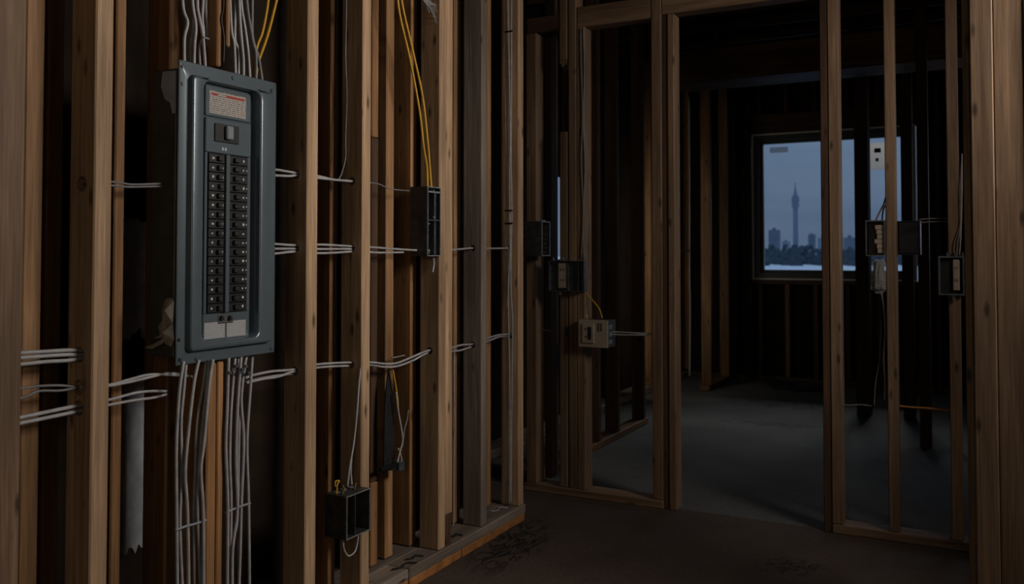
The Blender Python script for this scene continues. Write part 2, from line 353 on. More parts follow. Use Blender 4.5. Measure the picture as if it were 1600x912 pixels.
# second row, just behind, for the other side of the double wall
X2 = -1.925
for key, a, b, kind in (('r0', 36, 66, 'pine'), ('r1', 72, 97, 'deep'), ('r2', 178, 194, 'warm'), ('r3', 262, 285, 'deep'), ('r4', 516, 526, 'warm'), ('r5', 581, 591, 'dark'), ('r5b', 581, 591, 'warm'),
                        ('r6', 603.5, 615.5, 'pine'), ('r7', 642, 651, 'warm'), ('r8', 709.5, 719.5, 'pine'), ('r9', 761.8, 767.5, 'pine')):
    z0 = ZP
    z1 = CEIL-.08
    if key == 'r5': z0 = on_x(585, 752, X2).z; z1 = on_x(585, 215, X2).z
    if key == 'r5b': z0 = on_x(585, 214, X2).z
    lstud(key, a, b, kind, X=X2, z0=z0, z1=z1)
zt = on_x(585, 752, X2).z
box('scab_block', wood('warm'), wl, X2-.089, X2+.004, Y(580, X2), Y(591, X2), ZP, zt-.002, .004)
box('offcut_block', wood('dark'), wl, XL-.088, XL-.002, Y(697.8), Y(706.5), ZP, on_x(702, 803, XL).z, .003)
# plates and the broken orange shims under them
ye = Y(819.5)
box('bottom_plate', wood('grey', 'y'), wl, XL-.092, XL+.006, Y(640), ye, .034, ZP-.001, .004)
box('bottom_plate', wood('grey', 'y'), wl, XL-.092, XL+.004, -.6, Y(640)-.004, .034, ZP-.003, .004)
box('bottom_plate', wood('grey', 'y'), wl, X2-.092, X2+.03, -.6, ye, .034, ZP-.004, .004)
box('top_plate', wood('deep', 'y'), wl, X2-.09, XL, -.6, ye, CEIL-.079, CEIL-.001, .004)
ys = [-.6, .5, 1.3, Y(560), Y(640), Y(690), Y(708), Y(722), Y(775), ye]
for a, b in zip(ys, ys[1:]):
    box('shim', M['brick'], wl, X2-.09, XL+.001+random.uniform(0, .006), a+.002, b-.002, 0, .033, .003)
# sheathing and torn drywall at the back of the bays
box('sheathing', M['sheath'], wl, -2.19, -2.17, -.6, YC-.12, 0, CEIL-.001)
XD = -2.10
for (p0, p1, q0, q1) in ((192, 229, 345, 524), (192, 229, 592, 862)):
    a = on_x(p0, q1, XD); b = on_x(p1, q0, XD)
    bm = bmesh.new(); n = 7; top = []; bot = []
    for i in range(n+1):
        yy = a.y+(b.y-a.y)*i/n
        top.append((yy, b.z+random.uniform(-.008, .008))); bot.append((yy, a.z+random.uniform(-.02, .02)))
    F1 = [bm.verts.new((XD, q[0], q[1])) for q in bot+top[::-1]]; F2 = [bm.verts.new((XD-.012, q[0], q[1])) for q in bot+top[::-1]]
    bm.faces.new(F1); bm.faces.new(F2[::-1])
    for i in range(len(F1)): bm.faces.new((F1[i], F1[(i+1) % len(F1)], F2[(i+1) % len(F1)], F2[i]))
    build('drywall_piece', bm, M['dry'], wl)
# real holes bored for the cables
XM = XL-.0445
def hole(key, *pix, r=.014):
    o = STUD[key]; hs = []
    for px, py in pix:
        p = on_x(px, py, XM); yy = Y({'A': 146, 'B': 479.5, 'C': 566, 'D1': 686.7, 'D2': 697.3, 'E': 752.6, 'F': 810.3, 'S0': -60}[key])
        hs.append(((XM, yy-.05, p.z), (0, 1, 0), r, .26 if key == 'S0' else .16))
    drill(o, hs)
hole('A', (126, 554), (124, 605), (124, 637), (126, 287), r=.018); hole('B', (461, 272), (461, 388), (459, 580)); hole('C', (549, 283), (549, 388), (548, 569))
hole('D1', (671, 548)); hole('D2', (671, 548)); hole('E', (738, 387.5), (740, 538.5)); hole('F', (797, 387.5), (798, 524))
# ------------------------------------------------------------------ cross wall with the doorway
wb = struct(empty('wall_back', (-1, YC, 0)))
D4 = .089
def bstud(p0, p1, kind='brown', Yf=None, depth=D4, z0=.04, z1=CEIL-.09, row=397, bev=.0035):
    Yf = YC if Yf is None else Yf
    a, b = on_y(p0, row, Yf).x, on_y(p1, row, Yf).x
    return box('stud', wood(kind), wb, a, b, Yf, Yf+depth, z0, z1, bev)
zh0 = on_y(830, 52, YC).z; zh1 = on_y(830, 28, YC).z
bstud(822, 838, 'brown', z1=zh0)
bstud(851, 861, 'dark', Yf=YC+.12)
# notched and broken stud: upper length splintered off, lower length below
zn = on_y(880, 93, YC).z; zl = on_y(880, 205, YC).z
a, b = on_y(874.5, 397, YC).x, on_y(886.5, 397, YC).x
bm = bmesh.new(); add_box(bm, a, b, YC, YC+D4, zn, CEIL-.09, .003)
for i in range(5):
    xx = a+(b-a)*(i+.1)/5; add_box(bm, xx, xx+(b-a)*.15, YC+.004, YC+.05, zn-random.uniform(.012, .04), zn+.005)
build('stud', bm, wood('brown'), wb)
box('stud', wood('dark'), wb, a+.006, b-.004, YC+.03, YC+D4, zl, zn-.045, .003)
box('stud', wood('brown'), wb, a, b, YC, YC+D4, .04, zl-.002, .003)
bstud(888.5, 900.8, 'brown'); bstud(901.2, 914, 'brown', z1=on_y(906, 42, YC).z)
za = on_y(910, 42.5, YC).z; zb2 = on_y(910, 19, YC).z
xa, xb = on_y(901.5, 397, YC).x, on_y(1018, 397, YC).x
box('header', wood('brown', 'x'), wb, xa, xb, YC+.002, YC+D4, za+.002, zb2+.03, .004)
xa2 = on_y(822, 397, YC).x; xb3 = on_y(874, 397, YC).x
box('header', wood('dark', 'x'), wb, xa2, xb3, YC+.004, YC+D4, zh0+.002, zh1, .004)
bstud(1018.5, 1034.5, 'brown')
zd = on_y(1060, 19.5, YC).z
bstud(1035, 1043.5, 'dark', Yf=YC+.006, z0=0.0, z1=zd)
bstud(1044, 1054.5, 'brown', z0=0.0, z1=zd)
xd0, xd1 = on_y(1035, 397, YC).x, on_y(1296, 397, YC).x
box('header', wood('brown', 'x'), wb, xd0, xd1, YC, YC+D4, zd+.001, zd+.09, .004)
# right of the doorway
bstud(1283.5, 1295.6, 'dark', Yf=YC+.004, z0=0, z1=zd)
for p0, p1 in ((1296, 1313), (1384, 1400.5), (1481, 1500)): bstud(p0, p1, 'brown')
x0, x1 = on_y(819, 397, YC).x, on_y(1035, 397, YC).x
box('bottom_plate', wood('brown', 'x'), wb, x0, on_y(1034.7, 397, YC).x, YC-.004, YC+D4+.01, 0, .039, .004)
box('bottom_plate', wood('brown', 'x'), wb, on_y(1296.3, 397, YC).x, .35, YC-.004, YC+D4+.01, 0, .039, .004)
# threshold left where the two subfloors meet is a shallow groove (see the floors)
# built-up post at the right, end of the nearer wall
wp = struct(empty('wall_right', (.1, 2.9, 0)))
YP = 2.9
for p0, p1, k, dy in ((1507.5, 1519, 'brown', .012), (1519.5, 1556, 'brown', 0), (1556.5, 1604, 'brown', .004), (1604.5, 1660, 'brown', .0)):
    box('stud', wood(k), wp, on_y(p0, 397, YP).x, on_y(p1, 397, YP).x, YP+dy, YP+.14, 0, CEIL-.001, .003)
# ------------------------------------------------------------------ far room: left wall, posts, window wall
wf = struct(empty('wall_far_left', (-2.05, 6, 0)))
XF = -2.05
def fstud(px, kind='dark', w=.042, depth=.089, X=XF):
    yy = on_x(px, 397, X).y
    return box('stud', wood(kind), wf, X-depth, X, yy-w, yy, .041, CEIL-.09, .004)
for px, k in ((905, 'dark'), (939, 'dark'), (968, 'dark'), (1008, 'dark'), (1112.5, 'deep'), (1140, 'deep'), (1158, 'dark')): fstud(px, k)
ypl = on_x(1112, 397, XF).y
box('bottom_plate', wood('deep', 'y'), wf, XF-.09, XF, ypl-.1, YF-.1, 0, .04, .003)
box('bottom_plate', wood('deep', 'y'), wf, XF-.09, XF, YC+.2, on_x(1012, 397, XF).y, 0, .04, .003)
XG = -2.5
wg = struct(empty('wall_outer_left', (XG, 6, 0)))
def gstud(px, kind, w=.05):
    yy = on_x(px, 397, XG).y
    box('stud', wood(kind), wg, XG-.12, XG, yy-w, yy, .052, CEIL-.09, .004)
for px, k in ((1019, 'warm'), (1061, 'warm'), (1079, 'warm')): gstud(px, k)
box('bottom_plate', wood('grey', 'y'), wg, XG-.13, XG+.01, 4.2, YF-.1, 0, .05, .004)
# outer sheathing with a real opening of daylight
yo0, yo1 = on_x(870.5, 340, -2.65).y, on_x(884, 340, -2.65).y
zo0, zo1 = on_x(873, 405, -2.65).z, on_x(873, 276, -2.65).z
yp0, yp1 = on_x(996.5, 340, -2.65).y, on_x(1003, 340, -2.65).y
zp0, zp1 = on_x(1000, 470, -2.65).z, on_x(1000, 235, -2.65).z
for y0, y1, z0, z1 in ((-1.6, yo0, 0, CEIL), (yo1, yp0, 0, CEIL), (yo0, yo1, 0, zo0), (yo0, yo1, zo1, CEIL), (yp1, YF+.3, 0, CEIL), (yp0, yp1, 0, zp0), (yp0, yp1, zp1, CEIL)):
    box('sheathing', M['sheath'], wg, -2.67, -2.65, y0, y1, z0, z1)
# posts standing in the far room, seen between the studs at the right
wq = struct(empty('wall_inner', (.0, 6, 0)))
def post(px0, px1, pyfoot, kind, depth=.12):
    g = on_z((px0+px1)/2, pyfoot); a = on_y(px0, 397, g.y).x; b = on_y(px1, 397, g.y).x
    box('post', wood(kind), wq, a, b, g.y, g.y+depth, 0, CEIL-.21, .004)
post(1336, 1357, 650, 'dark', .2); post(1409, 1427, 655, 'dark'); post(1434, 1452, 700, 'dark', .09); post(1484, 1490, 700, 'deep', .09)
# window wall
ww = struct(empty('wall_far', (-1, YF, 0)))
wx0, wx1 = on_y(1176, 330, YF).x, on_y(1432, 330, YF).x
wz0, wz1 = on_y(1230, 437, YF).z, on_y(1230, 207, YF).z
vx0, vx1 = .35, 1.75  # opening of the added, out-of-view window
for x0, x1, z0, z1 in ((-2.65, wx0, 0, CEIL), (wx1, vx0, 0, CEIL), (vx1, 2.64, 0, CEIL), (wx0, wx1, 0, wz0), (wx0, wx1, wz1, CEIL), (vx0, vx1, 0, wz0), (vx0, vx1, wz1, CEIL)):
    box('sheathing', M['sheath'], ww, x0, x1, YF+.09, YF+.12, z0, z1)
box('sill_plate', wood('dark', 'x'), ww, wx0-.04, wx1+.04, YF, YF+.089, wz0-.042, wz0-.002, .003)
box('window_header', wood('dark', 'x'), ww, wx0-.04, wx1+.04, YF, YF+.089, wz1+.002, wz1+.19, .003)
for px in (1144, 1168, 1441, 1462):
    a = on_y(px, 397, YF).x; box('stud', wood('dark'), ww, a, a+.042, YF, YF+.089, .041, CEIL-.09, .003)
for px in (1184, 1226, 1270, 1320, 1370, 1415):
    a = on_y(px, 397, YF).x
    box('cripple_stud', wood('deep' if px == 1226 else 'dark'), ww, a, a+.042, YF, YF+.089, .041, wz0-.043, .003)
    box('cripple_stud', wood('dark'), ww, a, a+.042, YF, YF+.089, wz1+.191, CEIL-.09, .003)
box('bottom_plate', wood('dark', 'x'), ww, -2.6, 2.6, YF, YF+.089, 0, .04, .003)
win = struct(empty('window_1', ((wx0+wx1)/2, YF, wz0)))
def frame(name, mat, x0, x1, z0, z1, w, y0, y1, parent):
    bm = bmesh.new()
    add_box(bm, x0, x0+w, y0, y1, z0, z1); add_box(bm, x1-w, x1, y0, y1, z0, z1)
    add_box(bm, x0+w, x1-w, y0, y1, z0, z0+w); add_box(bm, x0+w, x1-w, y0, y1, z1-w, z1)
    return build(name, bm, mat, parent)
added_win = struct(empty('added_window', ((vx0+vx1)/2, YF, wz0)))  # unseen window, added to let fill light into the far room
frame('window_frame', M['frame'], vx0, vx1, wz0, wz1, .06, YF, YF+.11, added_win)
box('pane', M['glass'], added_win, vx0+.06, vx1-.06, YF+.075, YF+.081, wz0+.06, wz1-.06)
frame('frame_bead', M['bead'], wx0, wx1, wz0, wz1, .014, YF-.012, YF+.02, win)
frame('window_frame', M['frame'], wx0+.014, wx1-.014, wz0+.014, wz1-.014, .05, YF, YF+.11, win)
xm = on_y(1346, 330, YF).x
frame('sash', M['frame'], wx0+.064, xm-.03, wz0+.064, wz1-.064, .028, YF+.05, YF+.1, win)
frame('sash', M['frame'], xm+.03, wx1-.064, wz0+.064, wz1-.064, .028, YF+.05, YF+.1, win)
box('mullion', M['frame'], win, xm-.03, xm+.03, YF+.01, YF+.1, wz0+.064, wz1-.064, .003)
box('pane', M['glass'], win, wx0+.092, xm-.058, YF+.075, YF+.081, wz0+.092, wz1-.092)
box('pane', M['glass'], win, xm+.058, wx1-.092, YF+.075, YF+.081, wz0+.092, wz1-.092)
a, b = on_y(1203, 239, YF+.07), on_y(1231, 229, YF+.07)
tag(box('window_sticker', thin_mat('grey_sticker', (.08, .09, .10), .55), None, a.x, b.x, YF+.068, YF+.0745, a.z, b.z), 'small grey sticker in the top left corner of the far window', 'sticker')
a, b = on_y(1358.5, 265, YF+.06), on_y(1386, 222, YF+.06)
nt_ = empty('paper_notice', ((a.x+b.x)/2, YF+.07, a.z)); tag(nt_, 'white paper notice with dark blotches taped on the right window pane', 'notice')
box('sheet', thin_mat('notice_paper', (.5, .49, .48), .15), nt_, a.x, b.x, YF+.070, YF+.074, a.z, b.z)
a, b = on_y(1366, 247, YF+.06), on_y(1376, 231, YF+.06)
bm = bmesh.new(); add_box(bm, a.x, b.x, YF+.068, YF+.0699, a.z+.05, b.z); add_box(bm, a.x+.01, b.x-.02, YF+.068, YF+.0699, a.z-.03, a.z)
build('print_blot', bm, M['slot'], nt_)['kind'] = 'stuff'
# ------------------------------------------------------------------ outdoors
def far_mat(name, col): return plain(name, col, .95, 0, .1, .12, .05)  # distance haze is mixed into these base colours; there is no haze volume
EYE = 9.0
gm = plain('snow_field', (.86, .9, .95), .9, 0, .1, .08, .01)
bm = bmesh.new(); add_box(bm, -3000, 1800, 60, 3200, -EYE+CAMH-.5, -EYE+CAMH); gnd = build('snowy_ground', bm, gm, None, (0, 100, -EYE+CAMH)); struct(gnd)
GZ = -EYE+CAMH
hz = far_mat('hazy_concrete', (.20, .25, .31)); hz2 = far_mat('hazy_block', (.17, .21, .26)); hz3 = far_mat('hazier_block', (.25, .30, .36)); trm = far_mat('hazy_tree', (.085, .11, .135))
def at_depth(px, Yd): return on_y(px, 397, Yd)
def zpx(px, py, Yd): return on_y(px, py, Yd).z
Yt = 1500.0; cx = at_depth(1243.5, Yt).x
tw = empty('telecom_tower', (cx, Yt, GZ)); tag(tw, 'tall slender telecommunications tower with a round pod, hazy through the far window', 'tower')
upx = at_depth(1244.5, Yt).x-cx
def lathe(bm, prof, n=16):
    rings = [[bm.verts.new((cx+r*math.cos(2*math.pi*i/n), Yt+r*math.sin(2*math.pi*i/n), z)) for i in range(n)] for r, z in prof]
    for A, B in zip(rings, rings[1:]):
        for i in range(n): bm.faces.new((A[i], A[(i+1) % n], B[(i+1) % n], B[i]))
    bm.faces.new(rings[0][::-1]); bm.faces.new(rings[-1])
Z = lambda py: zpx(1243, py, Yt)
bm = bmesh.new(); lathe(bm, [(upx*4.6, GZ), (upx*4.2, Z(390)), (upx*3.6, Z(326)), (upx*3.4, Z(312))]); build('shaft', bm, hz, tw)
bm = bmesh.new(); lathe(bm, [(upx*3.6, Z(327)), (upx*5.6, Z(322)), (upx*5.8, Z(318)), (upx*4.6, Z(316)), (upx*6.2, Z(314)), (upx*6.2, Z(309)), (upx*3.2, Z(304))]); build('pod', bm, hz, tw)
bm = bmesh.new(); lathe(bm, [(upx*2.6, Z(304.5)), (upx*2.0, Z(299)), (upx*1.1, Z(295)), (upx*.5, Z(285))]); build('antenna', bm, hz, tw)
blds = [(1201, 1216, 359, 1100, hz2, 'dark slab tower block left of the telecom tower in the window'),
        (1222, 1232, 377, 1300, hz3, 'low pale block between slab block and telecom tower'),
        (1263, 1272, 366, 1200, hz2, 'narrow stepped tower block right of the telecom tower'),
        (1278, 1290, 372, 1250, hz3, 'pale block at the right of the left window pane'),
        (1318, 1336, 371, 1100, hz2, 'broad block seen between the doorway stud and dark post'),
        (1362, 1382, 376, 1300, hz3, 'faint block behind the right window pane')]
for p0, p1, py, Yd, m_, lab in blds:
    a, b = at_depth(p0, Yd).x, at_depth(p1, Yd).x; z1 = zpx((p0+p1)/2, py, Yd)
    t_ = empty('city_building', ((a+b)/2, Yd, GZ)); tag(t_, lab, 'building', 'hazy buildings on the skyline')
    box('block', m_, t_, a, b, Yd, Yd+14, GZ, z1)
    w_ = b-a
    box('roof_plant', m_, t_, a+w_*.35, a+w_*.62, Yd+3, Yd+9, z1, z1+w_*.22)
Ydt = 700
ico = None
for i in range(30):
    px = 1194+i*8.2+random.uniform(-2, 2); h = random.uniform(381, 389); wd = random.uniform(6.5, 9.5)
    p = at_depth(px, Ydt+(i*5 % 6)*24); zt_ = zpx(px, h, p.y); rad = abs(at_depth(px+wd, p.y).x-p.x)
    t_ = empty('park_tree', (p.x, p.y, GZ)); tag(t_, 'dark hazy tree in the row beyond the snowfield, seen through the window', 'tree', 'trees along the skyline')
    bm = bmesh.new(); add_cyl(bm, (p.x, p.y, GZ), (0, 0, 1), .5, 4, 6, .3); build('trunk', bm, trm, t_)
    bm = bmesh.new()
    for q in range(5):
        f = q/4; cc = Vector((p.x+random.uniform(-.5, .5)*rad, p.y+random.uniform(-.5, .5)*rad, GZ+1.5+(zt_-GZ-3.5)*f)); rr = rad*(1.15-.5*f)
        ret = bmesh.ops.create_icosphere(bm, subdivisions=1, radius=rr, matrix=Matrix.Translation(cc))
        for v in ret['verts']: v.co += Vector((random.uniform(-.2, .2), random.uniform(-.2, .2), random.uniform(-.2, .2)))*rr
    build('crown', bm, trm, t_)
# ------------------------------------------------------------------ breaker panel
cTL, cTR, cBR, cBL = on_x(277, 92, PX), on_x(430, 130, PX), on_x(428, 550, PX), on_x(275, 571, PX)
py0 = (cTL.y+cBL.y)/2; py1 = (cTR.y+cBR.y)/2; z1p = (cTL.z+cTR.z)/2; z0p = (cBL.z+cBR.z)/2
pn = empty('breaker_panel', (PX, (py0+py1)/2, z0p))
tag(pn, 'grey steel breaker panel with black breakers mounted on the left stud wall', 'electrical panel')
PXF = PX+.022                            # raised face
REC = PX-.012                            # floor of the recess
def rrect(y0, y1, z0, z1, r, n=5):
    pts = []
    for (cy, cz, a0) in ((y1-r, z1-r, 0), (y0+r, z1-r, 90), (y0+r, z0+r, 180), (y1-r, z0+r, 270)):
        for i in range(n+1):
            a = math.radians(a0+90*i/n); pts.append((cy+r*math.cos(a), cz+r*math.sin(a)))
    return pts
ry0 = on_x(290, 300, PX).y; ry1 = on_x(421, 300, PX).y; rz1 = on_x(300, 117, PX+.003).z; rz0 = on_x(300, 549, PX+.003).z
oy0 = on_x(318.5, 300, PXF).y; oy1 = on_x(407.5, 300, PXF).y; oz1 = on_x(360, 133, PXF).z; oz0 = on_x(360, 531, PXF).z
rings = [(PX, rrect(py0, py1, z0p, z1p, .004)), (PX+.002, rrect(py0, py1, z0p, z1p, .004)), (PX+.004, rrect(py0+.002, py1-.002, z0p+.002, z1p-.002, .004))]
def roll(x0, i0, x1, i1, base, r, n=4):                              # quarter-round from (x0, inset i0) to (x1, inset i1)
    y0, y1, z0, z1 = base
    for k in range(n+1):
        t = k/n*math.pi/2
        ins = i0+(i1-i0)*(1-math.cos(t)); xx = x0+(x1-x0)*math.sin(t)
        rings.append((xx, rrect(y0+ins, y1-ins, z0+ins, z1-ins, max(r-ins, .004))))
RB = (ry0-.003, ry1+.003, rz0-.003, rz1+.003); OB = (oy0-.006, oy1+.006, oz0-.006, oz1+.006)
rings.append((PX+.004, rrect(*RB, .016)))
rings.append((PX+.0045, rrect(ry0, ry1, rz0, rz1, .015)))
roll(PXF-.007, .0015, PXF, .0085, (ry0, ry1, rz0, rz1), .015)
for k in range(5):
    t = k/4*math.pi/2; ins = .007*math.sin(t); xx = PXF-.007*(1-math.cos(t))
    rings.append((xx, rrect(OB[0]+ins, OB[1]-ins, OB[2]+ins, OB[3]-ins, .030-ins)))
rings.append((REC, rrect(oy0+.002, oy1-.002, oz0+.002, oz1-.002, .022)))
bm = bmesh.new(); R_ = [[bm.verts.new((x, q[0], q[1])) for q in rr] for x, rr in rings]
for A, B in zip(R_, R_[1:]):
    for i in range(len(A)): bm.faces.new((A[i], A[(i+1) % len(A)], B[(i+1) % len(A)], B[i]))
bm.faces.new(R_[-1])
cov = build('cover', bm, M['panel'], pn)
cov.data.polygons.foreach_set('use_smooth', [True]*len(cov.data.polygons))
for e_ in cov.data.edges: e_.use_edge_sharp = False
cov.data.set_sharp_from_angle(angle=math.radians(38))
box('enclosure', M['encl'], pn, XL-.098, PX-.013, on_x(277, 300, PX).y+.004, py1-.014, z0p+.02, z1p-.02, .003)
bm = bmesh.new(); ys_ = on_x(277, 300, PX).y+.0038
A = [bm.verts.new(on_y(a, b, ys_)) for a, b in ((255, 112), (275, 110), (275, 176), (270, 178), (266, 160), (258, 155), (252, 135))]
B = [bm.verts.new(v.co+Vector((0, -.0012, 0))) for v in A]; bm.faces.new(A); bm.faces.new(B[::-1])
for i in range(len(A)): bm.faces.new((A[i], A[(i+1) % len(A)], B[(i+1) % len(A)], B[i]))
build('paint_smear', bm, M['dry'], pn)['label'] = 'whitish plaster smear'
for px, py in ((284.5, 104), (284.5, 131), (363.5, 122), (424, 142), (424, 157), (279.5, 531), (280.5, 562), (306, 561), (422, 516), (423, 545)):
    p = on_x(px, py, PX+.004); sc = cyl('screw', M['slot'] if px < 300 and py > 200 else M['galv'], pn, p, (1, 0, 0), .0052, .0030, 10, .0036)
    add = box('screw_slot', M['slot'], sc, p.x+.0028, p.x+.0032, p.y-.003, p.y+.003, p.z-.0006, p.z+.0006)
XR = REC
R = lambda px, py, X=XR: on_x(px, py, X)
def plate(name, mat, p0, p1, q0, q1, X0, X1, bev=.001, parent=pn):
    a = R(p0, (q0+q1)/2, X1); b = R(p1, (q0+q1)/2, X1); zt = (R(p0, q0, X1).z); zb_ = R(p0, q1, X1).z
    return box(name, mat, parent, X0, X1, a.y, b.y, zb_, zt, bev)
def Zp(py, px=353, X=XR): return R(px, py, X).z
# dead-front plates
UY0, UY1 = R(320, 300, XR+.006).y, R(391, 300, XR+.006).y
box('label_plate', M['panel'], pn, XR, XR+.006, UY0, UY1, Zp(186), Zp(136), .002)
dp = box('main_plate', M['panel'], pn, XR, XR+.008, UY0, UY1, Zp(241.5), Zp(188.5), .002)
lp = box('lower_plate', M['panel'], pn, XR, XR+.006, UY0-.002, UY1, Zp(533), Zp(488), .002)
bx_y0, bx_y1 = R(323, 360, XR+.004).y, R(384.5, 360, XR+.004).y
box('side_strip', M['panel'], pn, XR, XR+.006, UY0, bx_y0-.001, Zp(488)+.0005, Zp(241.5)-.0005, .001)
box('side_strip', M['panel'], pn, XR, XR+.006, bx_y1+.001, UY1, Zp(488)+.0005, Zp(241.5)-.0005, .001)
X6 = XR+.006
def yz(px, py, X): p = on_x(px, py, X); return p.y, p.z
a = yz(326.5, 165, X6); b = yz(384, 165, X6)
sz1, sz0 = on_x(355, 146, X6).z, on_x(355, 181, X6).z
lb = box('warning_label', M['paper'], pn, X6, X6+.0008, a[0], b[0], sz0, sz1)
hy = a[0]+(b[0]-a[0])*.45
box('red_heading', M['redink'], lb, X6+.0008, X6+.0012, hy, b[0]-.006, sz1-.013, sz1-.006)
box('red_heading', M['redink'], lb, X6+.0008, X6+.0012, a[0]+.008, a[0]+.03, sz1-.012, sz1-.006)
# main breaker
my0, my1 = on_x(335.5, 208, XR+.010).y, on_x(373, 208, XR+.010).y; mz0, mz1 = on_x(354, 223, XR+.010).z, on_x(354, 195, XR+.010).z
mb = box('main_breaker', M['black'], pn, XR+.008, XR+.012, my0, my1, mz0, mz1, .001)
box('breaker_toggle', M['maintog'], mb, XR+.012, XR+.024, my0+(my1-my0)*.38, my0+(my1-my0)*.66, mz0+.008, mz1-.004, .003)
bm = bmesh.new()
for k in range(3): add_box(bm, XR+.012, XR+.0125, my0+.006+k*.007, my0+.010+k*.007, mz0+.012, mz0+.026)
add_box(bm, XR+.012, XR+.0125, my0+.008, my0+.026, mz1-.018, mz1-.014)
build('rating_print', bm, M['toggle'], mb)['kind'] = 'stuff'
bm = bmesh.new(); q = on_x(350, 233, XR+.008)
add_box(bm, XR+.008, XR+.0086, q.y-.007, q.y-.002, q.z-.004, q.z+.004); add_box(bm, XR+.008, XR+.0086, q.y+.003, q.y+.009, q.z-.004, q.z+.004)
build('plate_mark', bm, M['mark'], dp)['kind'] = 'stuff'
# branch breakers
ymid0, ymid1 = R(350.5, 360, XR+.01).y, R(357, 360, XR+.01).y
NB = 17; zt, zb_ = Zp(241.5)-.002, Zp(488)+.002; hh = (zt-zb_)/NB
box('centre_rail', M['panel'], pn, XR, XR+.016, ymid0+.001, ymid1-.001, zb_, zt, .001)
for side, (ya, yb_) in enumerate(((bx_y0, ymid0), (ymid1, bx_y1))):
    for k in range(NB):
        z1_ = zt-k*hh-.0006; z0_ = zt-(k+1)*hh+.0006
        br = box('breaker', M['black'], pn, XR, XR+.010, ya+.0006, yb_-.0006, z0_, z1_, .0012)
        w = yb_-ya
        t0 = ya+w*(.50 if side == 0 else .22)
        off = random.choice((0, 0, 0, .004))
        box('toggle', M['toggle'], br, XR+.010, XR+.019, t0+off, t0+w*.26+off, z0_+hh*.22, z1_-hh*.22, .0015)
        mk = bmesh.new(); zc = (z0_+z1_)/2
        yy = ya+w*(.2 if side == 0 else .72)
        add_box(mk, XR+.010, XR+.0106, yy, yy+random.uniform(.003, .007), zc-.003, zc+random.uniform(.001, .004))
        if random.random() < .8:
            yy = ya+w*(.86 if side == 0 else .90); add_box(mk, XR+.010, XR+.0106, yy, yy+.003, zc-.002, zc+.002)
        build('rating_print', mk, M['mark'], br)['kind'] = 'stuff'
# latches and the two circuit cards
for px in (345.5, 358.5):
    p = on_x(px, 497, XR+.008); cyl('latch_knob', M['black'], pn, p-Vector((.002, 0, 0)), (1, 0, 0), .008, .008, 12, .006)
a = on_x(340, 505, X6); b = on_x(363.5, 491, X6); box('latch_plate', M['encl'], pn, X6, X6+.002, a.y, b.y, on_x(352, 505, X6).z, on_x(352, 491, X6).z, .0006)
for p0, p1 in ((318.5, 351), (354, 383.5)):
    a, b = on_x(p0, 515, X6).y, on_x(p1, 515, X6).y
    box('circuit_card', M['paper2'], pn, X6, X6+.0009, a, b, on_x(352, 526.5, X6).z, on_x(352, 501.5, X6).z)
# ------------------------------------------------------------------ cables at the panel
ORD = ['leftmost', 'second', 'third', 'fourth', 'fifth', 'sixth', 'seventh']
XC = XL-.025
def px_path(X, pts): return [on_x(a, b, X) for a, b in pts]
topL = [[(284, -60), (286, 10), (293, 35), (288, 60), (288, 106)], [(305, -60), (304, 5), (302, 45), (298, 72), (298, 106)], [(299, -60), (301, 5), (306, 40), (304, 70), (303, 108)],
        [(321, -60), (317, 5), (316, 30), (318, 55), (312, 75), (313, 108)], [(309, -60), (308.5, 5), (311, 25), (317, 55), (321, 108)], [(328, -60), (322, 5), (324, 40), (325, 65), (331, 110)]]
for i, p in enumerate(topL):
    cable('%s white cable %sin the left bunch along the panel top edge' % (ORD[i], '' if i == 0 else 'from the left '), px_path(XC-(i % 2)*.012, p), .0045, group='white cables above the panel')
topR = [[(358, -60), (359.5, 5), (362, 50), (366, 70), (368, 118)], [(369, -60), (368, 5), (367, 60), (373, 80), (372.5, 120)], [(373, -60), (374, 5), (376, 45), (380, 90), (380.5, 120)],
        [(376, -60), (377, 5), (383, 45), (388, 85), (390.5, 124)], [(384, -60), (386, 5), (395, 62), (400, 85), (400, 126)], [(395, -60), (394, 20), (395, 60), (404, 90), (410, 128)]]
for i, p in enumerate(topR):
    cable('%s %s cable %sin the right bunch along the panel top edge' % (ORD[i], 'white' if i < 4 else 'grey', '' if i == 0 else 'from the left '), px_path(XC-(i % 2)*.012, p), .0045, 'white' if i < 4 else 'grey', group='white cables above the panel')
cable('right yellow cable slanting down behind the top right panel corner', px_path(XC-.02, [(440, -40), (432, 0), (418, 55), (404, 96), (399, 128)]), .0045, 'yellow')
cable('left yellow cable slanting down behind the top right panel corner', px_path(XC-.03, [(422, -40), (418, 8), (410, 50), (401, 76), (396, 127)]), .0045, 'yellow')
cable('black wire hanging on the stud above the panel', px_path(XL+.003, [(350, -60), (349, 10), (346, 30), (350, 60), (349, 100)]), .0025, 'black')
tag(tube('cable_staple', M['tie'], None, px_path(XC+.006, [(318, 58), (327, 61)]), .0022), 'small grey staple across cables above the left of the panel', 'staple')
botL = [[(287, 564), (280, 615), (275.5, 700), (276, 800), (277, 930), (277, 1010)], [(291, 564), (287, 610), (283, 660), (284, 740), (281, 820), (285, 930), (285, 1010)], [(311, 562), (303, 600), (294, 680), (289.5, 740), (293, 800), (295, 930), (294, 1010)],
        [(322, 562), (318, 600), (308, 660), (305, 740), (303, 800), (304, 930), (303, 1010)], [(327, 562), (323, 610), (316, 670), (311, 740), (309, 800), (314, 930), (314, 1010)], [(333, 561), (327, 600), (319, 690), (314, 735), (317.5, 800), (318, 930), (318, 1010)]]
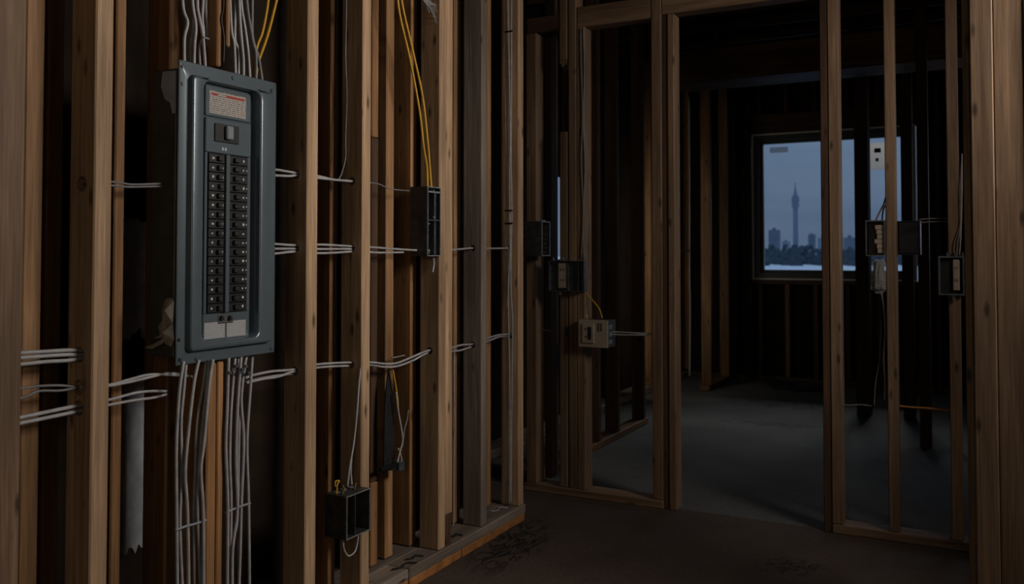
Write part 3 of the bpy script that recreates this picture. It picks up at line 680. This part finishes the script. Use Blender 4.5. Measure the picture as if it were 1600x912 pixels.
for i, p in enumerate(botL):
    cable('%s white cable %sin the left bunch hanging below the panel' % (ORD[i], '' if i == 0 else 'from the left '), px_path(XL+.012-(i % 2)*.012 if i < 4 else XL+.012+(i-4)*.012, p), .0045, group='white cables below the panel')
botR = [[(357.5, 558), (355, 640), (353, 700), (356, 790), (355, 930), (355, 1010)], [(367.5, 557), (361, 640), (359, 720), (361, 790), (359, 930), (359, 1010)], [(372, 556), (375, 610), (373, 690), (372, 790), (374, 930), (374, 1010)], [(377, 556), (371, 640), (369, 720), (371, 800), (363, 870), (365, 1010)],
        [(385, 555), (377, 620), (381, 690), (377, 790), (375, 870), (370, 1010)], [(394.5, 554), (391, 610), (386, 690), (388.5, 790), (390, 930), (390, 1010)]]
for i, p in enumerate(botR):
    cable('%s white cable %sin the right bunch hanging below the panel' % (ORD[min(i, 6)], '' if i == 0 else 'from the left '), px_path(XL+.004-(i % 3)*.011-(i//3)*.004, p), .0045, group='white cables below the panel')
tag(tube('cable_tie', M['tie'], None, px_path(XL+.019, [(274, 828), (290, 822), (305, 818), (322, 812)]), .0032), 'grey strap across the left bunch of cables below the panel', 'cable tie')
tag(tube('cable_tie', M['tie'], None, px_path(XL-.004, [(352, 801), (365, 795), (378, 790), (391, 786)]), .0032), 'grey strap across the right bunch of cables below the panel', 'cable tie')
cc_ = empty('cable_clamp', on_x(375, 586, XL+.002))
for i in range(7):
    p = on_x(359+i*5, 582-(i % 3)*5, XL+.008); box('clamp_tooth', M['galv'], cc_, p.x-.004, p.x+.004, p.y-.006, p.y+.006, p.z-.004, p.z+.004, .001)
tag(cc_, 'row of metal clamps pinching the right cable bunch below the panel', 'clamp')
# cables running level through the studs
def run(lab, pts, r=.0042, mat='white', X=XM, group=None): return cable(lab, px_path(X, pts), r, mat, group)
g1 = 'level cables left of the panel'
for i, (a, b, c) in enumerate(((551, 548, 547), (559, 555, 554), (569, 564, 560))):
    run('%s of three white cables at the left edge entering the pale stud' % ('top', 'middle', 'lowest')[i], [(-30, a+4), (31, a), (70, b+1), (105, b-1), (126, c), (160, c-2)], .0046, group=g1)
for i, (a, b) in enumerate(((607, 603), (622, 611))):
    run('%s of two dim cables at the left edge under the bright three' % ('upper', 'lower')[i], [(-30, a+4), (31, a), (60, b), (95, b-1), (124, 605), (150, 604)], .003, 'grey', group=g1)
for i, (a, b) in enumerate(((652, 637), (661, 646))):
    run('%s white cable of the pair at the lower left edge' % ('upper', 'lower')[i], [(-30, a+12), (31, a), (75, b+6), (104, b), (124, b-4), (160, b-8)], .0046, group=g1)
for i, (a, b) in enumerate(((284, 288), (290, 292))):
    run('%s thin cable left of the panel at eye height' % ('upper', 'lower')[i], [(126, 287), (150, 287), (178, a), (205, b), (250, b-1), (290, b-1)], .0027, 'grey', group=g1)
for i, p in enumerate(([(124, 604), (160, 602), (176, 600), (205, 592), (235, 585), (275, 586), (300, 588)], [(124, 606), (160, 604), (200, 597), (235, 589), (262, 583), (292, 586)],
                       [(124, 633), (150, 629), (172, 624), (210, 614), (235, 611), (260, 611)], [(124, 641), (150, 637), (172, 632), (210, 625), (240, 621), (260, 616)])):
    run('%s white cable between the pale stud and the cables under the panel' % ('topmost', 'second from top', 'third from top', 'lowest')[i], p, .0036, group=g1)
g2 = 'level cables through the left studs'
for i, (a, b, c) in enumerate(((265, 268, 270), (274, 275, 274))):
    run('%s of two cables right of the panel near its top' % ('upper', 'lower')[i], [(410, a), (430, a), (450, b), (462, c), (475, c+1), (497, 275+i*3), (525, 281), (549, 283), (562, 284)], .0042 if i else .0038, group=g2)
run('faint thin cable through the third bay above the tall box', [(562, 284), (590, 287), (610, 295), (640, 298)], .0022, 'grey', group=g2)
run('top one of three level cables right of the panel, running on to the corner', [(410, 380), (430, 381), (462, 383), (500, 382), (549, 384.5), (580, 386), (620, 389), (657, 391), (690, 391), (720, 389), (738, 387.5), (765, 388), (797, 387.5), (806, 387.5)], .0038, group=g2)
run('middle one of three level cables right of the panel, ending by the tall box', [(410, 388), (430, 388.5), (462, 388.5), (500, 389), (549, 389), (580, 394), (605, 394.5), (630, 394)], .0038, group=g2)
run('lowest one of three level cables right of the panel, ending at the third stud', [(410, 396), (430, 396), (462, 393), (500, 395.5), (549, 393), (560, 392)], .0040, group=g2)
run('upper cable of the lower pair climbing through the studs to the corner', [(380, 592), (395, 586), (425, 580), (459, 577), (497, 569), (549, 566), (580, 566), (600, 568), (620, 567), (645, 557), (671, 547), (697, 545), (720, 539), (740, 537), (762, 528), (780, 523), (798, 522), (806, 521)], .004, group=g2)
run('lower cable of the lower pair climbing through the studs to the corner', [(380, 600), (395, 594), (425, 588), (459, 583), (497, 574), (549, 571), (580, 570), (600, 573), (620, 572), (645, 563), (671, 550), (697, 549), (720, 547), (740, 540), (762, 533), (780, 526), (798, 525), (806, 524)], .004, X=XM-.010, group=g2)
run('third cable below the lower pair just right of the panel foot', [(385, 598), (410, 592), (435, 588), (459, 580), (472, 579)], .004, group=g2)
run('short cable end poking out behind the third bay', [(612, 559), (622, 557), (632, 555)], .0032, 'grey', X=XM-.03)
# upright cables in the corner bay
YFc = Y(810.3)-.010
def ypath(Yv, pts): return [on_y(a, b, Yv) for a, b in pts]
g3 = 'upright cables in the corner bay'
cb3 = [[(790.5, -40), (792, 40), (791, 90), (790, 180), (792, 300), (791, 387), (793, 440), (790, 505), (791, 560), (792, 640), (791, 720), (792, 786)],
       [(793, -40), (794, 30), (795.5, 120), (797, 200), (796, 300), (797, 387), (794, 450), (795, 520), (796, 580), (797, 700), (796, 787)],
       [(799.5, -40), (799, 40), (799, 120), (798.5, 240), (799.5, 340), (798, 440), (801, 505), (800, 570), (799, 700), (798.5, 788)]]
for i, p in enumerate(cb3): cable('%s upright white cable stapled in the corner bay of the left wall' % ('left', 'middle', 'right')[i], ypath(YFc-.002-.007*(i % 2), p), .0034, group=g3)
for i, (py, w) in enumerate(((50, 'top'), (329, 'middle'), (349, 'lower'))):
    a, b = on_y(788.5, py, YFc-.014), on_y(801, py, YFc-.014)
    tag(box('cable_strap', M['black'], None, a.x, b.x, YFc-.016, YFc-.0127, a.z-.004, a.z+.004, .001), '%s black strap over the upright cables in the corner bay' % w, 'strap', 'black straps')
cable('left slack cable hanging in the bay before the bright stud', px_path(XM-.02, [(541, -40), (541, 30), (540, 90), (542, 150), (540, 215), (540, 245), (534, 270), (528, 282)]), .0026, 'grey', g3)
cable('right slack cable hanging in the bay before the bright stud', px_path(XM-.05, [(548, -40), (545, 40), (547, 100), (551, 150), (548, 190), (545, 240)]), .0024, 'grey', g3)
cable('thin upright cable right of the double stud', px_path(XL-.012, [(710, 540), (709.5, 600), (710.5, 660), (709, 740), (708.8, 800), (708, 822)]), .0024, 'white')
# yellow pair into the tall box
yl = [[(618, -40), (624, 20), (640, 90), (655, 170), (662, 230), (667, 262), (668, 296)], [(623, -40), (629, 10), (645, 80), (660, 150), (668, 220), (671, 255), (674, 296)]]
for i, p in enumerate(yl): cable('%s long yellow cable slanting down into the tall wall box' % ('left', 'right')[i], px_path(XL-.02, p), .0046, 'yellow', 'yellow cables')
bm = bmesh.new()
for i in range(10):
    f = i/9; ex, ey = ((671, 20), (676, 24), (680, 28), (682, 36), (683, 33), (685, 30), (684, 22), (686, 17), (685.5, 14), (681, 12))[i]
    add_tube(bm, px_path(XL-.015-.003*(i % 3), [(646+f*14, -36), (656+f*12, -8), (666+f*10, 6), (ex-3, ey-7), (ex, ey)]), .0013, 5, 4)
tag(build('frayed_cable_end', bm, M['white'], None, smooth=True), 'frayed bunch of white strands poking past the double stud at the top', 'cable end')
# ------------------------------------------------------------------ boxes on the left wall
# tall two-gang box on the double stud
yb1 = Y(686.7)-.001; xf = XL+.002
yb0_ = on_x(667, 345, xf).y; z1b = on_x(677, 292, xf).z; z0b = on_x(677, 400, xf).z
tb = empty('wall_box', (xf, (yb0_+yb1)/2, z0b)); tag(tb, 'tall narrow two-compartment steel box on the double stud', 'electrical box')
bm = bmesh.new(); open_box(bm, xf-.075, xf, yb0_, yb1, z0b, z1b, '+x'); build('box_body', bm, M['galvd'], tb)
bm = bmesh.new(); rim(bm, xf, yb0_, yb1, z0b, z1b, .0032); build('front_edge', bm, M['lip'], tb)
zm = on_x(677, 344, xf).z; box('divider', M['galv'], tb, xf-.073, xf+.002, yb0_+.002, yb1-.002, zm-.002, zm+.002)
ym = yb0_+(yb1-yb0_)*.62
box('device_strap', M['galv'], tb, xf-.006, xf-.003, ym, ym+.012, z0b+.006, z1b-.02, .0005)
box('top_lug', M['lip'], tb, xf-.004, xf+.003, yb0_+.01, yb1-.006, z1b-.022, z1b-.016)
for k in range(4): cyl('box_screw', M['lip'], tb, (xf+.001, yb0_+.012+(k % 2)*.03, (z0b+.012, zm+.012, zm-.014, z1b-.012)[k]), (1, 0, 0), .003, .003, 8)
cable('short loose white tail hanging under the tall wall box', px_path(XL-.02, [(677, 402), (678, 412), (676, 425)]), .0035)
# low square box
xf = XL+.035; yb1 = Y(566)-.001; yb0_ = on_x(540.5, 800, xf).y
z1b = on_x(560, 768.5, xf).z; z0b = on_x(560, 835, xf).z
lb_ = empty('wall_box', (xf, (yb0_+yb1)/2, z0b)); tag(lb_, 'square steel box with a divider, low on the third pale stud', 'electrical box')
bm = bmesh.new(); open_box(bm, xf-.085, xf, yb0_, yb1, z0b, z1b, '+x', .0025); build('box_body', bm, M['galvd'], lb_)
bm = bmesh.new(); rim(bm, xf, yb0_, yb1, z0b, z1b, .0028); build('front_edge', bm, M['lip'], lb_)
ym = yb0_+(yb1-yb0_)*.40
box('divider', M['galv'], lb_, xf-.080, xf-.001, ym-.0015, ym+.0015, z0b+.003, z1b-.003)
bm = bmesh.new()
for k in range(6): add_box(bm, xf-.082, xf-.07, ym+.012+random.uniform(0, .012), ym+.026+random.uniform(0, .01), z0b+.05+k*.011, z0b+.062+k*.011, .001)
build('mud_splash', bm, M['dry'], lb_)['kind'] = 'stuff'
for k in range(3): cyl('knockout', M['lip'], lb_, (xf-.06+.0*k, yb0_+.03+.035*k, z1b), (0, 0, 1), .010, .0012, 12)
for k in range(3):
    p = Vector((xf-.03-.018*(k % 2), yb0_+.02+.030*k, z1b)); q = Vector((random.uniform(-.01, .01), random.uniform(-.01, .01), .02))
    tube('brass_clamp', M['brass'], lb_, [p, p+q*.5, p+q], .0028, 6, 3)
zt_ = z1b
for i, p in enumerate(([(564, 571), (561, 598), (558, 640), (553, 690), (547, 725), (543, 759)], [(563, 571), (560, 600), (556, 660), (551, 700), (548, 730), (549.5, 757)])):
    cable('%s white cable dropping into the top of the low square box' % ('left', 'right')[i], px_path(XL-.006-.009*i, p), .0034, group='cables at the low square box')
cable('pale cable looping out under the low square box', px_path(XL+.012, [(536, 838), (537, 855), (541, 865), (546, 868), (554, 862), (558, 850), (560, 834)]), .0030)
cable('yellow-green ground tail curled on the low square box', px_path(XL-.012, [(524, 760), (524, 752), (530, 751), (527, 757), (526, 772)]), .0026, 'yellow')
# black paper strip and bracket behind the third bay
XT = XL-.075
bm = bmesh.new()
prof = [(608, 574), (613, 600), (616, 640), (617, 735), (600, 735), (601, 650), (603, 610)]
A = [bm.verts.new(on_x(a, b, XT)) for a, b in prof]; B = [bm.verts.new(on_x(a, b, XT)+Vector((-.004, 0, 0))) for a, b in prof]
bm.faces.new(A); bm.faces.new(B[::-1])
for i in range(len(A)): bm.faces.new((A[i], A[(i+1) % len(A)], B[(i+1) % len(A)], B[i]))
tag(build('paper_strip', bm, M['tar'], None), 'torn black building paper hanging over a stud in the middle bay', 'paper strip')
hb = empty('hanging_box', on_x(624, 735, XT)); tag(hb, 'small blue-grey box dangling from a cable beside the black paper', 'electrical box')
p = on_x(624, 728, XT+.012); box('box_body', M['galv'], hb, p.x-.012, p.x+.012, p.y-.012, p.y+.02, p.z-.018, p.z+.022, .005)
a, b = on_x(590, 733, XT), on_x(622, 727, XT); box('bar_hanger', M['black'], hb, p.x-.008, p.x+.006, a.y, b.y, a.z-.006, a.z+.006, .001)
tube('wire_tail', M['white'], hb, px_path(XT+.02, [(622, 700), (627, 715), (626, 735)]), .003)
cable('white cable with yellow start dropping to the dangling small box', px_path(XT+.025, [(619, 612), (622, 640), (628, 675), (629, 690), (625, 705), (621, 722)]), .0034)
cable('yellow piece of cable above the dangling small box', px_path(XT+.02, [(614, 578), (617, 595), (621, 620), (622, 640)]), .003, 'yellow')
cable('faint cable end leaning right of the dangling small box', px_path(XT-.01, [(638, 640), (636, 655), (632, 670), (630, 685)]), .003, 'grey')
# pale crumpled plastic beside the panel
bm = bmesh.new(); YQ = py0-.012
def slab(pts, th=.012):
    c = sum((on_y(a, b, YQ) for a, b in pts), Vector())/len(pts)
    A = [bm.verts.new(on_y(a, b, YQ)) for a, b in pts]; ce = bm.verts.new(c-Vector((0, th, 0))); cb_ = bm.verts.new(c+Vector((0, th*.7, 0)))
    for i in range(len(A)):
        bm.faces.new((A[i], A[(i+1) % len(A)], ce)); bm.faces.new((A[(i+1) % len(A)], A[i], cb_))
slab([(258, 468), (263, 465), (268, 466), (272, 470), (271, 490), (270, 505), (262, 510), (253, 500), (253, 485)])
slab([(253, 500), (262, 508), (270, 505), (272, 530), (268, 542), (258, 537), (249, 520), (247, 510)])
slab([(225, 543), (240, 537), (252, 530), (262, 524), (264, 528), (252, 538), (238, 545)], .006)
slab([(240, 528), (252, 522), (262, 516), (263, 520), (250, 528)], .005)
tag(build('crumpled_plastic', bm, M['rag'], None), 'pale crumpled scrap of plastic tucked left of the breaker panel', 'scrap')
# scraps lying on the bottom plate
def scrap(px, py, lab, w=.05, X=XL-.03, mat='tar', ln=.02):
    p = on_z(px, py, ZP); bm = bmesh.new()
    add_tube(bm, [p+Vector((-.02, -w, .003)), p+Vector((0, -w*.3, .004)), p+Vector((-.006, w*.4, .007)), p+Vector((ln, w, .003))], .003, 6, 4)
    tag(build('wire_scrap', bm, M[mat], None, smooth=True), lab, 'scrap')
scrap(648, 872, 'dark curl of scrap on the bottom plate near the double stud', .03); scrap(632, 885, 'longer dark scrap on the plate left of the double stud', .05)
scrap(712, 838, 'short black wire scrap on the plate before the grey stud', .02); scrap(780, 797, 'pale wire scrap on the plate in the corner bay', .04, mat='white')
# ------------------------------------------------------------------ boxes on the cross wall, left of the doorway
def ybox(name, label, p0, p1, q0, q1, Yf, depth, right_open=False, mat='galvd'):
    pc = (p0+p1)/2; a, b = on_y(p0, (q0+q1)/2, Yf), on_y(p1, (q0+q1)/2, Yf); z1, z0 = on_y(pc, q0, Yf).z, on_y(pc, q1, Yf).z
    e = empty(name, ((a.x+b.x)/2, Yf, z0)); tag(e, label, 'electrical box')
    bm = bmesh.new(); open_box(bm, a.x, b.x, Yf, Yf+depth, z0, z1, '+x' if right_open else '-y'); build('box_body', bm, M[mat], e)
    return e, a.x, b.x, z0, z1
def receptacle(parent, x0, x1, z0, z1, Yf, slot=True):
    pl = box('receptacle', M['ivory'], parent, x0, x1, Yf, Yf+.02, z0, z1, .003)
    w, h = x1-x0, z1-z0
    for f in (.28, .68):
        bm = bmesh.new()
        add_box(bm, x0+w*.28, x0+w*.38, Yf-.0008, Yf, z0+h*f, z0+h*(f+.10)); add_box(bm, x0+w*.62, x0+w*.72, Yf-.0008, Yf, z0+h*f, z0+h*(f+.10))
        build('slots', bm, M['slot'], pl)['kind'] = 'stuff'
    return pl
Y3 = YC-.10
e, xa, xb, z0, z1 = ybox('wall_box', 'black steel box tucked in the corner, open toward the doorway', 820.5, 846, 345.5, 400, Y3, .095, True)
bm = bmesh.new(); rim(bm, xb, Y3, Y3+.095, z0, z1, .005); build('front_edge', bm, M['lip'], e)
for k in range(5): cyl('terminal', M['galv'], e, (xb-.008, Y3+.035, z0+.018+k*.022), (1, 0, 0), .006, .012, 8)
box('ear', M['lip'], e, xb-.012, xb-.002, Y3+.01, Y3+.05, z1, z1+.006)
Y4 = YC-.032
e, xa, xb, z0, z1 = ybox('wall_box', 'double steel box with one ivory receptacle, straddling the broken stud', 857.5, 913, 407, 455, Y4, .030, mat='galv')
bm = bmesh.new(); rim_y(bm, Y4, xa, xb, z0, z1, .004); build('front_edge', bm, M['galv'], e)
receptacle(e, on_y(871, 430, Y4).x, on_y(884, 430, Y4).x, z0+.014, z1-.012, Y4+.006)
xm_ = on_y(886, 430, Y4).x; box('divider', M['galv'], e, xm_, xm_+.003, Y4+.002, Y4+.027, z0+.003, z1-.003)
xm_ = on_y(902, 430, Y4).x; box('divider', M['galvd'], e, xm_, xm_+.006, Y4+.002, Y4+.027, z0+.003, z1-.003)
for k in range(3): box('ear', M['lip'], e, xa+.02+k*.055, xa+.026+k*.055, Y4+.006, Y4+.012, z1, z1+.016)
box('clamp', M['lip'], e, on_y(873, 430, Y4).x, on_y(876, 430, Y4).x, Y4+.004, Y4+.016, z0-.018, z0-.001)
Y5 = YC-.035
e, xa, xb, z0, z1 = ybox('wall_box', 'box with an ivory cover and receptacle, lowest beside the doorway', 905, 950, 500, 542, Y5, .10, mat='galv')
bm = bmesh.new(); add_box(bm, xa-.002, xb+.002, Y5-.006, Y5-.001, z0-.002, z1+.002, .002); cvr = build('box_cover', bm, M['ivory'], e)
h = z1-z0; w = xb-xa
r = receptacle(e, xa+w*.12, xa+w*.55, z0+h*.14, z1-h*.14, Y5-.012)
box('rocker', M['slot'], e, xa+w*.34, xa+w*.46, Y5-.0145, Y5-.0125, z0+h*.28, z1-h*.25, .0005)
for k in range(2): box('switch_rib', M['encl'], e, xa+w*(.66+.1*k), xa+w*(.71+.1*k), Y5-.008, Y5-.0062, z0+h*.6, z1-h*.1)
for k in range(3): box('side_knockout', M['lip'], e, xb, xb+.002, Y5+.015, Y5+.05, z0+h*(.12+.28*k), z0+h*(.28+.28*k))
g5 = 'wires beside the doorway studs'
for i, p in enumerate(([(910, 452), (906, 470), (905, 499)], [(911, 452), (911, 475), (918, 499)], [(913, 454), (925, 468), (936, 482), (941, 497)])):
    cable('%s yellow wire linking the double box to the receptacle box below' % ('left', 'middle', 'right')[i], ypath(Y5+.05, p), .003, 'yellow', g5)
for i, o_ in enumerate((0, 4)):
    cable('%s cable running level from the lowest box to the doorway stud' % ('upper', 'lower')[i], ypath(Y5+.055, [(952, 518+o_), (975, 519+o_), (1000, 520.5+o_*.7), (1022, 521+o_*.6)]), .0032, 'white', g5)
for i, p in enumerate(([(907, 44), (908, 100), (910, 180), (908, 250), (911, 330), (908, 404)], [(911, 44), (913, 110), (911, 190), (914, 260), (911, 340), (912, 404)], [(914, 150), (917, 220), (914, 300), (918, 350), (915, 404)])):
    cable('%s grey cable hanging beside the double stud left of the doorway' % ('left', 'middle', 'right')[i], ypath(YC-.004 if i < 2 else YC+.03, p), .0032, 'grey', g5)
cable('faint level cable between corner studs below the boxes', ypath(YC+.05, [(826, 517), (845, 515), (862, 517), (880, 518)]), .0032, 'grey', g5)
# two bright cables of the far left wall with the tie between them
for i, px in enumerate((1060, 1077.5)):
    cable('%s pale upright cable on the far stud wall left of the window' % ('left', 'right')[i], [on_x(px-1, 150, XG+.012), on_x(px, 300, XG+.012), on_x(px, 430, XG+.012), on_x(px+1, 480, XG+.012), on_x(px, 590, XG+.012)], .009, 'bright', 'pale far cables')
tag(tube('cable_tie', M['tie'], None, [on_x(1060, 391, XG+.022), on_x(1070, 392, XG+.024), on_x(1085, 391, XG+.022)], .007), 'grey tie joining the two pale cables on the far wall', 'cable tie')
# ------------------------------------------------------------------ boxes right of the doorway
Y6 = YC-.01
e, xa, xb, z0, z1 = ybox('wall_box', 'dark box with torn ivory device on the middle stud right of the doorway', 1352.5, 1383.5, 344, 400, Y6, .09)
bm = bmesh.new(); rim_y(bm, Y6, xa, xb, z0, z1, .005); build('front_edge', bm, M['galv'], e)
w = xb-xa
bm = bmesh.new()
for k in range(6): add_box(bm, xa+w*(.52+random.uniform(-.1, .06)), xb-.006, Y6+.004, Y6+.02, z0+.012+k*.020, z0+.031+k*.020, .002)
build('torn_device', bm, M['ivory'], e)
e2, xa, xb, z0, z1 = ybox('wall_box', 'black box set behind the middle stud, right of the torn device', 1402, 1438, 345, 398, YC+.10, .09, mat='black')

box('blank_cover', M['tar'], e2, xa+.006, xb-.006, YC+.102, YC+.106, z0+.006, z1-.006, .001)
for i, p in enumerate(([(1386, 300), (1381, 318), (1375, 330), (1368, 345)], [(1385, 318), (1380, 328), (1378, 346)])):
    cable('%s brown wire bent down into the torn device box' % ('left', 'right')[i], ypath(YC+.02, p), .0035, 'copper', g5)
bg_ = empty('bagged_receptacle', on_y(1372, 458, YC)); tag(bg_, 'receptacle wrapped in clear plastic dangling below the torn device box', 'receptacle')
Yb = YC-.012
a, b = on_y(1365, 450, Yb+.02), on_y(1381, 408, Yb+.02)
box('receptacle_body', M['encl'], bg_, a.x, b.x, Yb+.012, Yb+.04, a.z, b.z, .006)
bm = bmesh.new(); a, b = on_y(1361, 458, Yb), on_y(1384.5, 402, Yb)
add_box(bm, a.x, b.x, Yb, Yb+.055, a.z, b.z, .018); bmesh.ops.subdivide_edges(bm, edges=bm.edges, cuts=2, use_grid_fill=True)
for v in bm.verts: v.co += Vector([random.uniform(-.003, .003) for _ in range(3)])
build('plastic_wrap', bm, M['film'], bg_)
cable('pale cord hanging from the plastic wrapped receptacle', ypath(Yb+.03, [(1377, 457), (1381, 480), (1383, 520), (1381, 560), (1383, 600), (1382, 625)]), .004, 'grey')
cable('thin wire hanging left of the pale cord', ypath(Yb+.05, [(1377, 500), (1374, 560), (1368, 600), (1366, 634)]), .002, 'grey')
Y7 = YC-.02
e, xa, xb, z0, z1 = ybox('wall_box', 'steel box holding one ivory receptacle beside the large right post', 1466.5, 1507, 400, 461, Y7, .019, mat='tar')
bm = bmesh.new(); rim_y(bm, Y7, xa, xb, z0, z1, .006); build('front_edge', bm, M['galv'], e)
receptacle(e, on_y(1488.5, 430, Y7).x, on_y(1499.5, 430, Y7).x, z0+.018, z1-.014, Y7+.003)
for k in range(3): box('ear', M['galv'], e, xa+.03+k*.028, xa+.036+k*.028, Y7+.004, Y7+.012, z1, z1+.016)
box('clamp', M['galv'], e, xa+.05, xa+.06, Y7+.004, Y7+.012, z0-.024, z0-.001)
for i, (o_, m_) in enumerate(((0, 'copper'), (3.2, 'grey'), (6, 'white'))):
    cable('%s wire running down the end stud into the right receptacle box' % ('brown', 'grey', 'white')[i], ypath(YC-.004, [(1503, 240), (1500+o_*.5, 300), (1500+o_*.3, 350), (1491+o_*1.6, 378), (1490+o_*1.5, 400)]), .0025, m_, g5)
for i, o_ in enumerate((0, 5)):
    cable('%s level cable between the black box and the end stud' % ('upper', 'lower')[i], ypath(YC+.05, [(1436, 343+o_), (1455, 341.5+o_), (1488, 341+o_)]), .0026, 'grey', g5)
cable('orange wire running level to the end stud near the floor', ypath(YC+.06, [(1405, 634), (1425, 636), (1455, 638), (1490, 642)]), .0045, 'orange')
cable('pale wire running level right of the doorway near the floor', ypath(YC+.06, [(1312, 630), (1325, 633), (1345, 632), (1362, 634)]), .003, 'grey')
# ------------------------------------------------------------------ litter on the far floor
p = on_z(1246, 608, 0); 
bm = bmesh.new()
pts = [on_z(1197, 601, 0), on_z(1215, 605, 0), on_z(1245, 609, 0), on_z(1290, 610, 0)]
rows = []
for i, q in enumerate(pts):
    zz = (.075, .05, .03, .02)[i]
    rows.append([bm.verts.new((q.x, q.y+dy, z)) for dy, z in ((-.1, 0.0 if i else .05), (-.1, zz), (.14, zz), (.14, 0.0 if i else .05))])
for A, B in zip(rows, rows[1:]):
    for i in range(4): bm.faces.new((A[i], A[(i+1) % 4], B[(i+1) % 4], B[i]))
bm.faces.new(rows[0]); bm.faces.new(rows[-1][::-1])
tag(build('warped_board', bm, M['debris'], None), 'dark warped board lying on the far floor under the window', 'board')
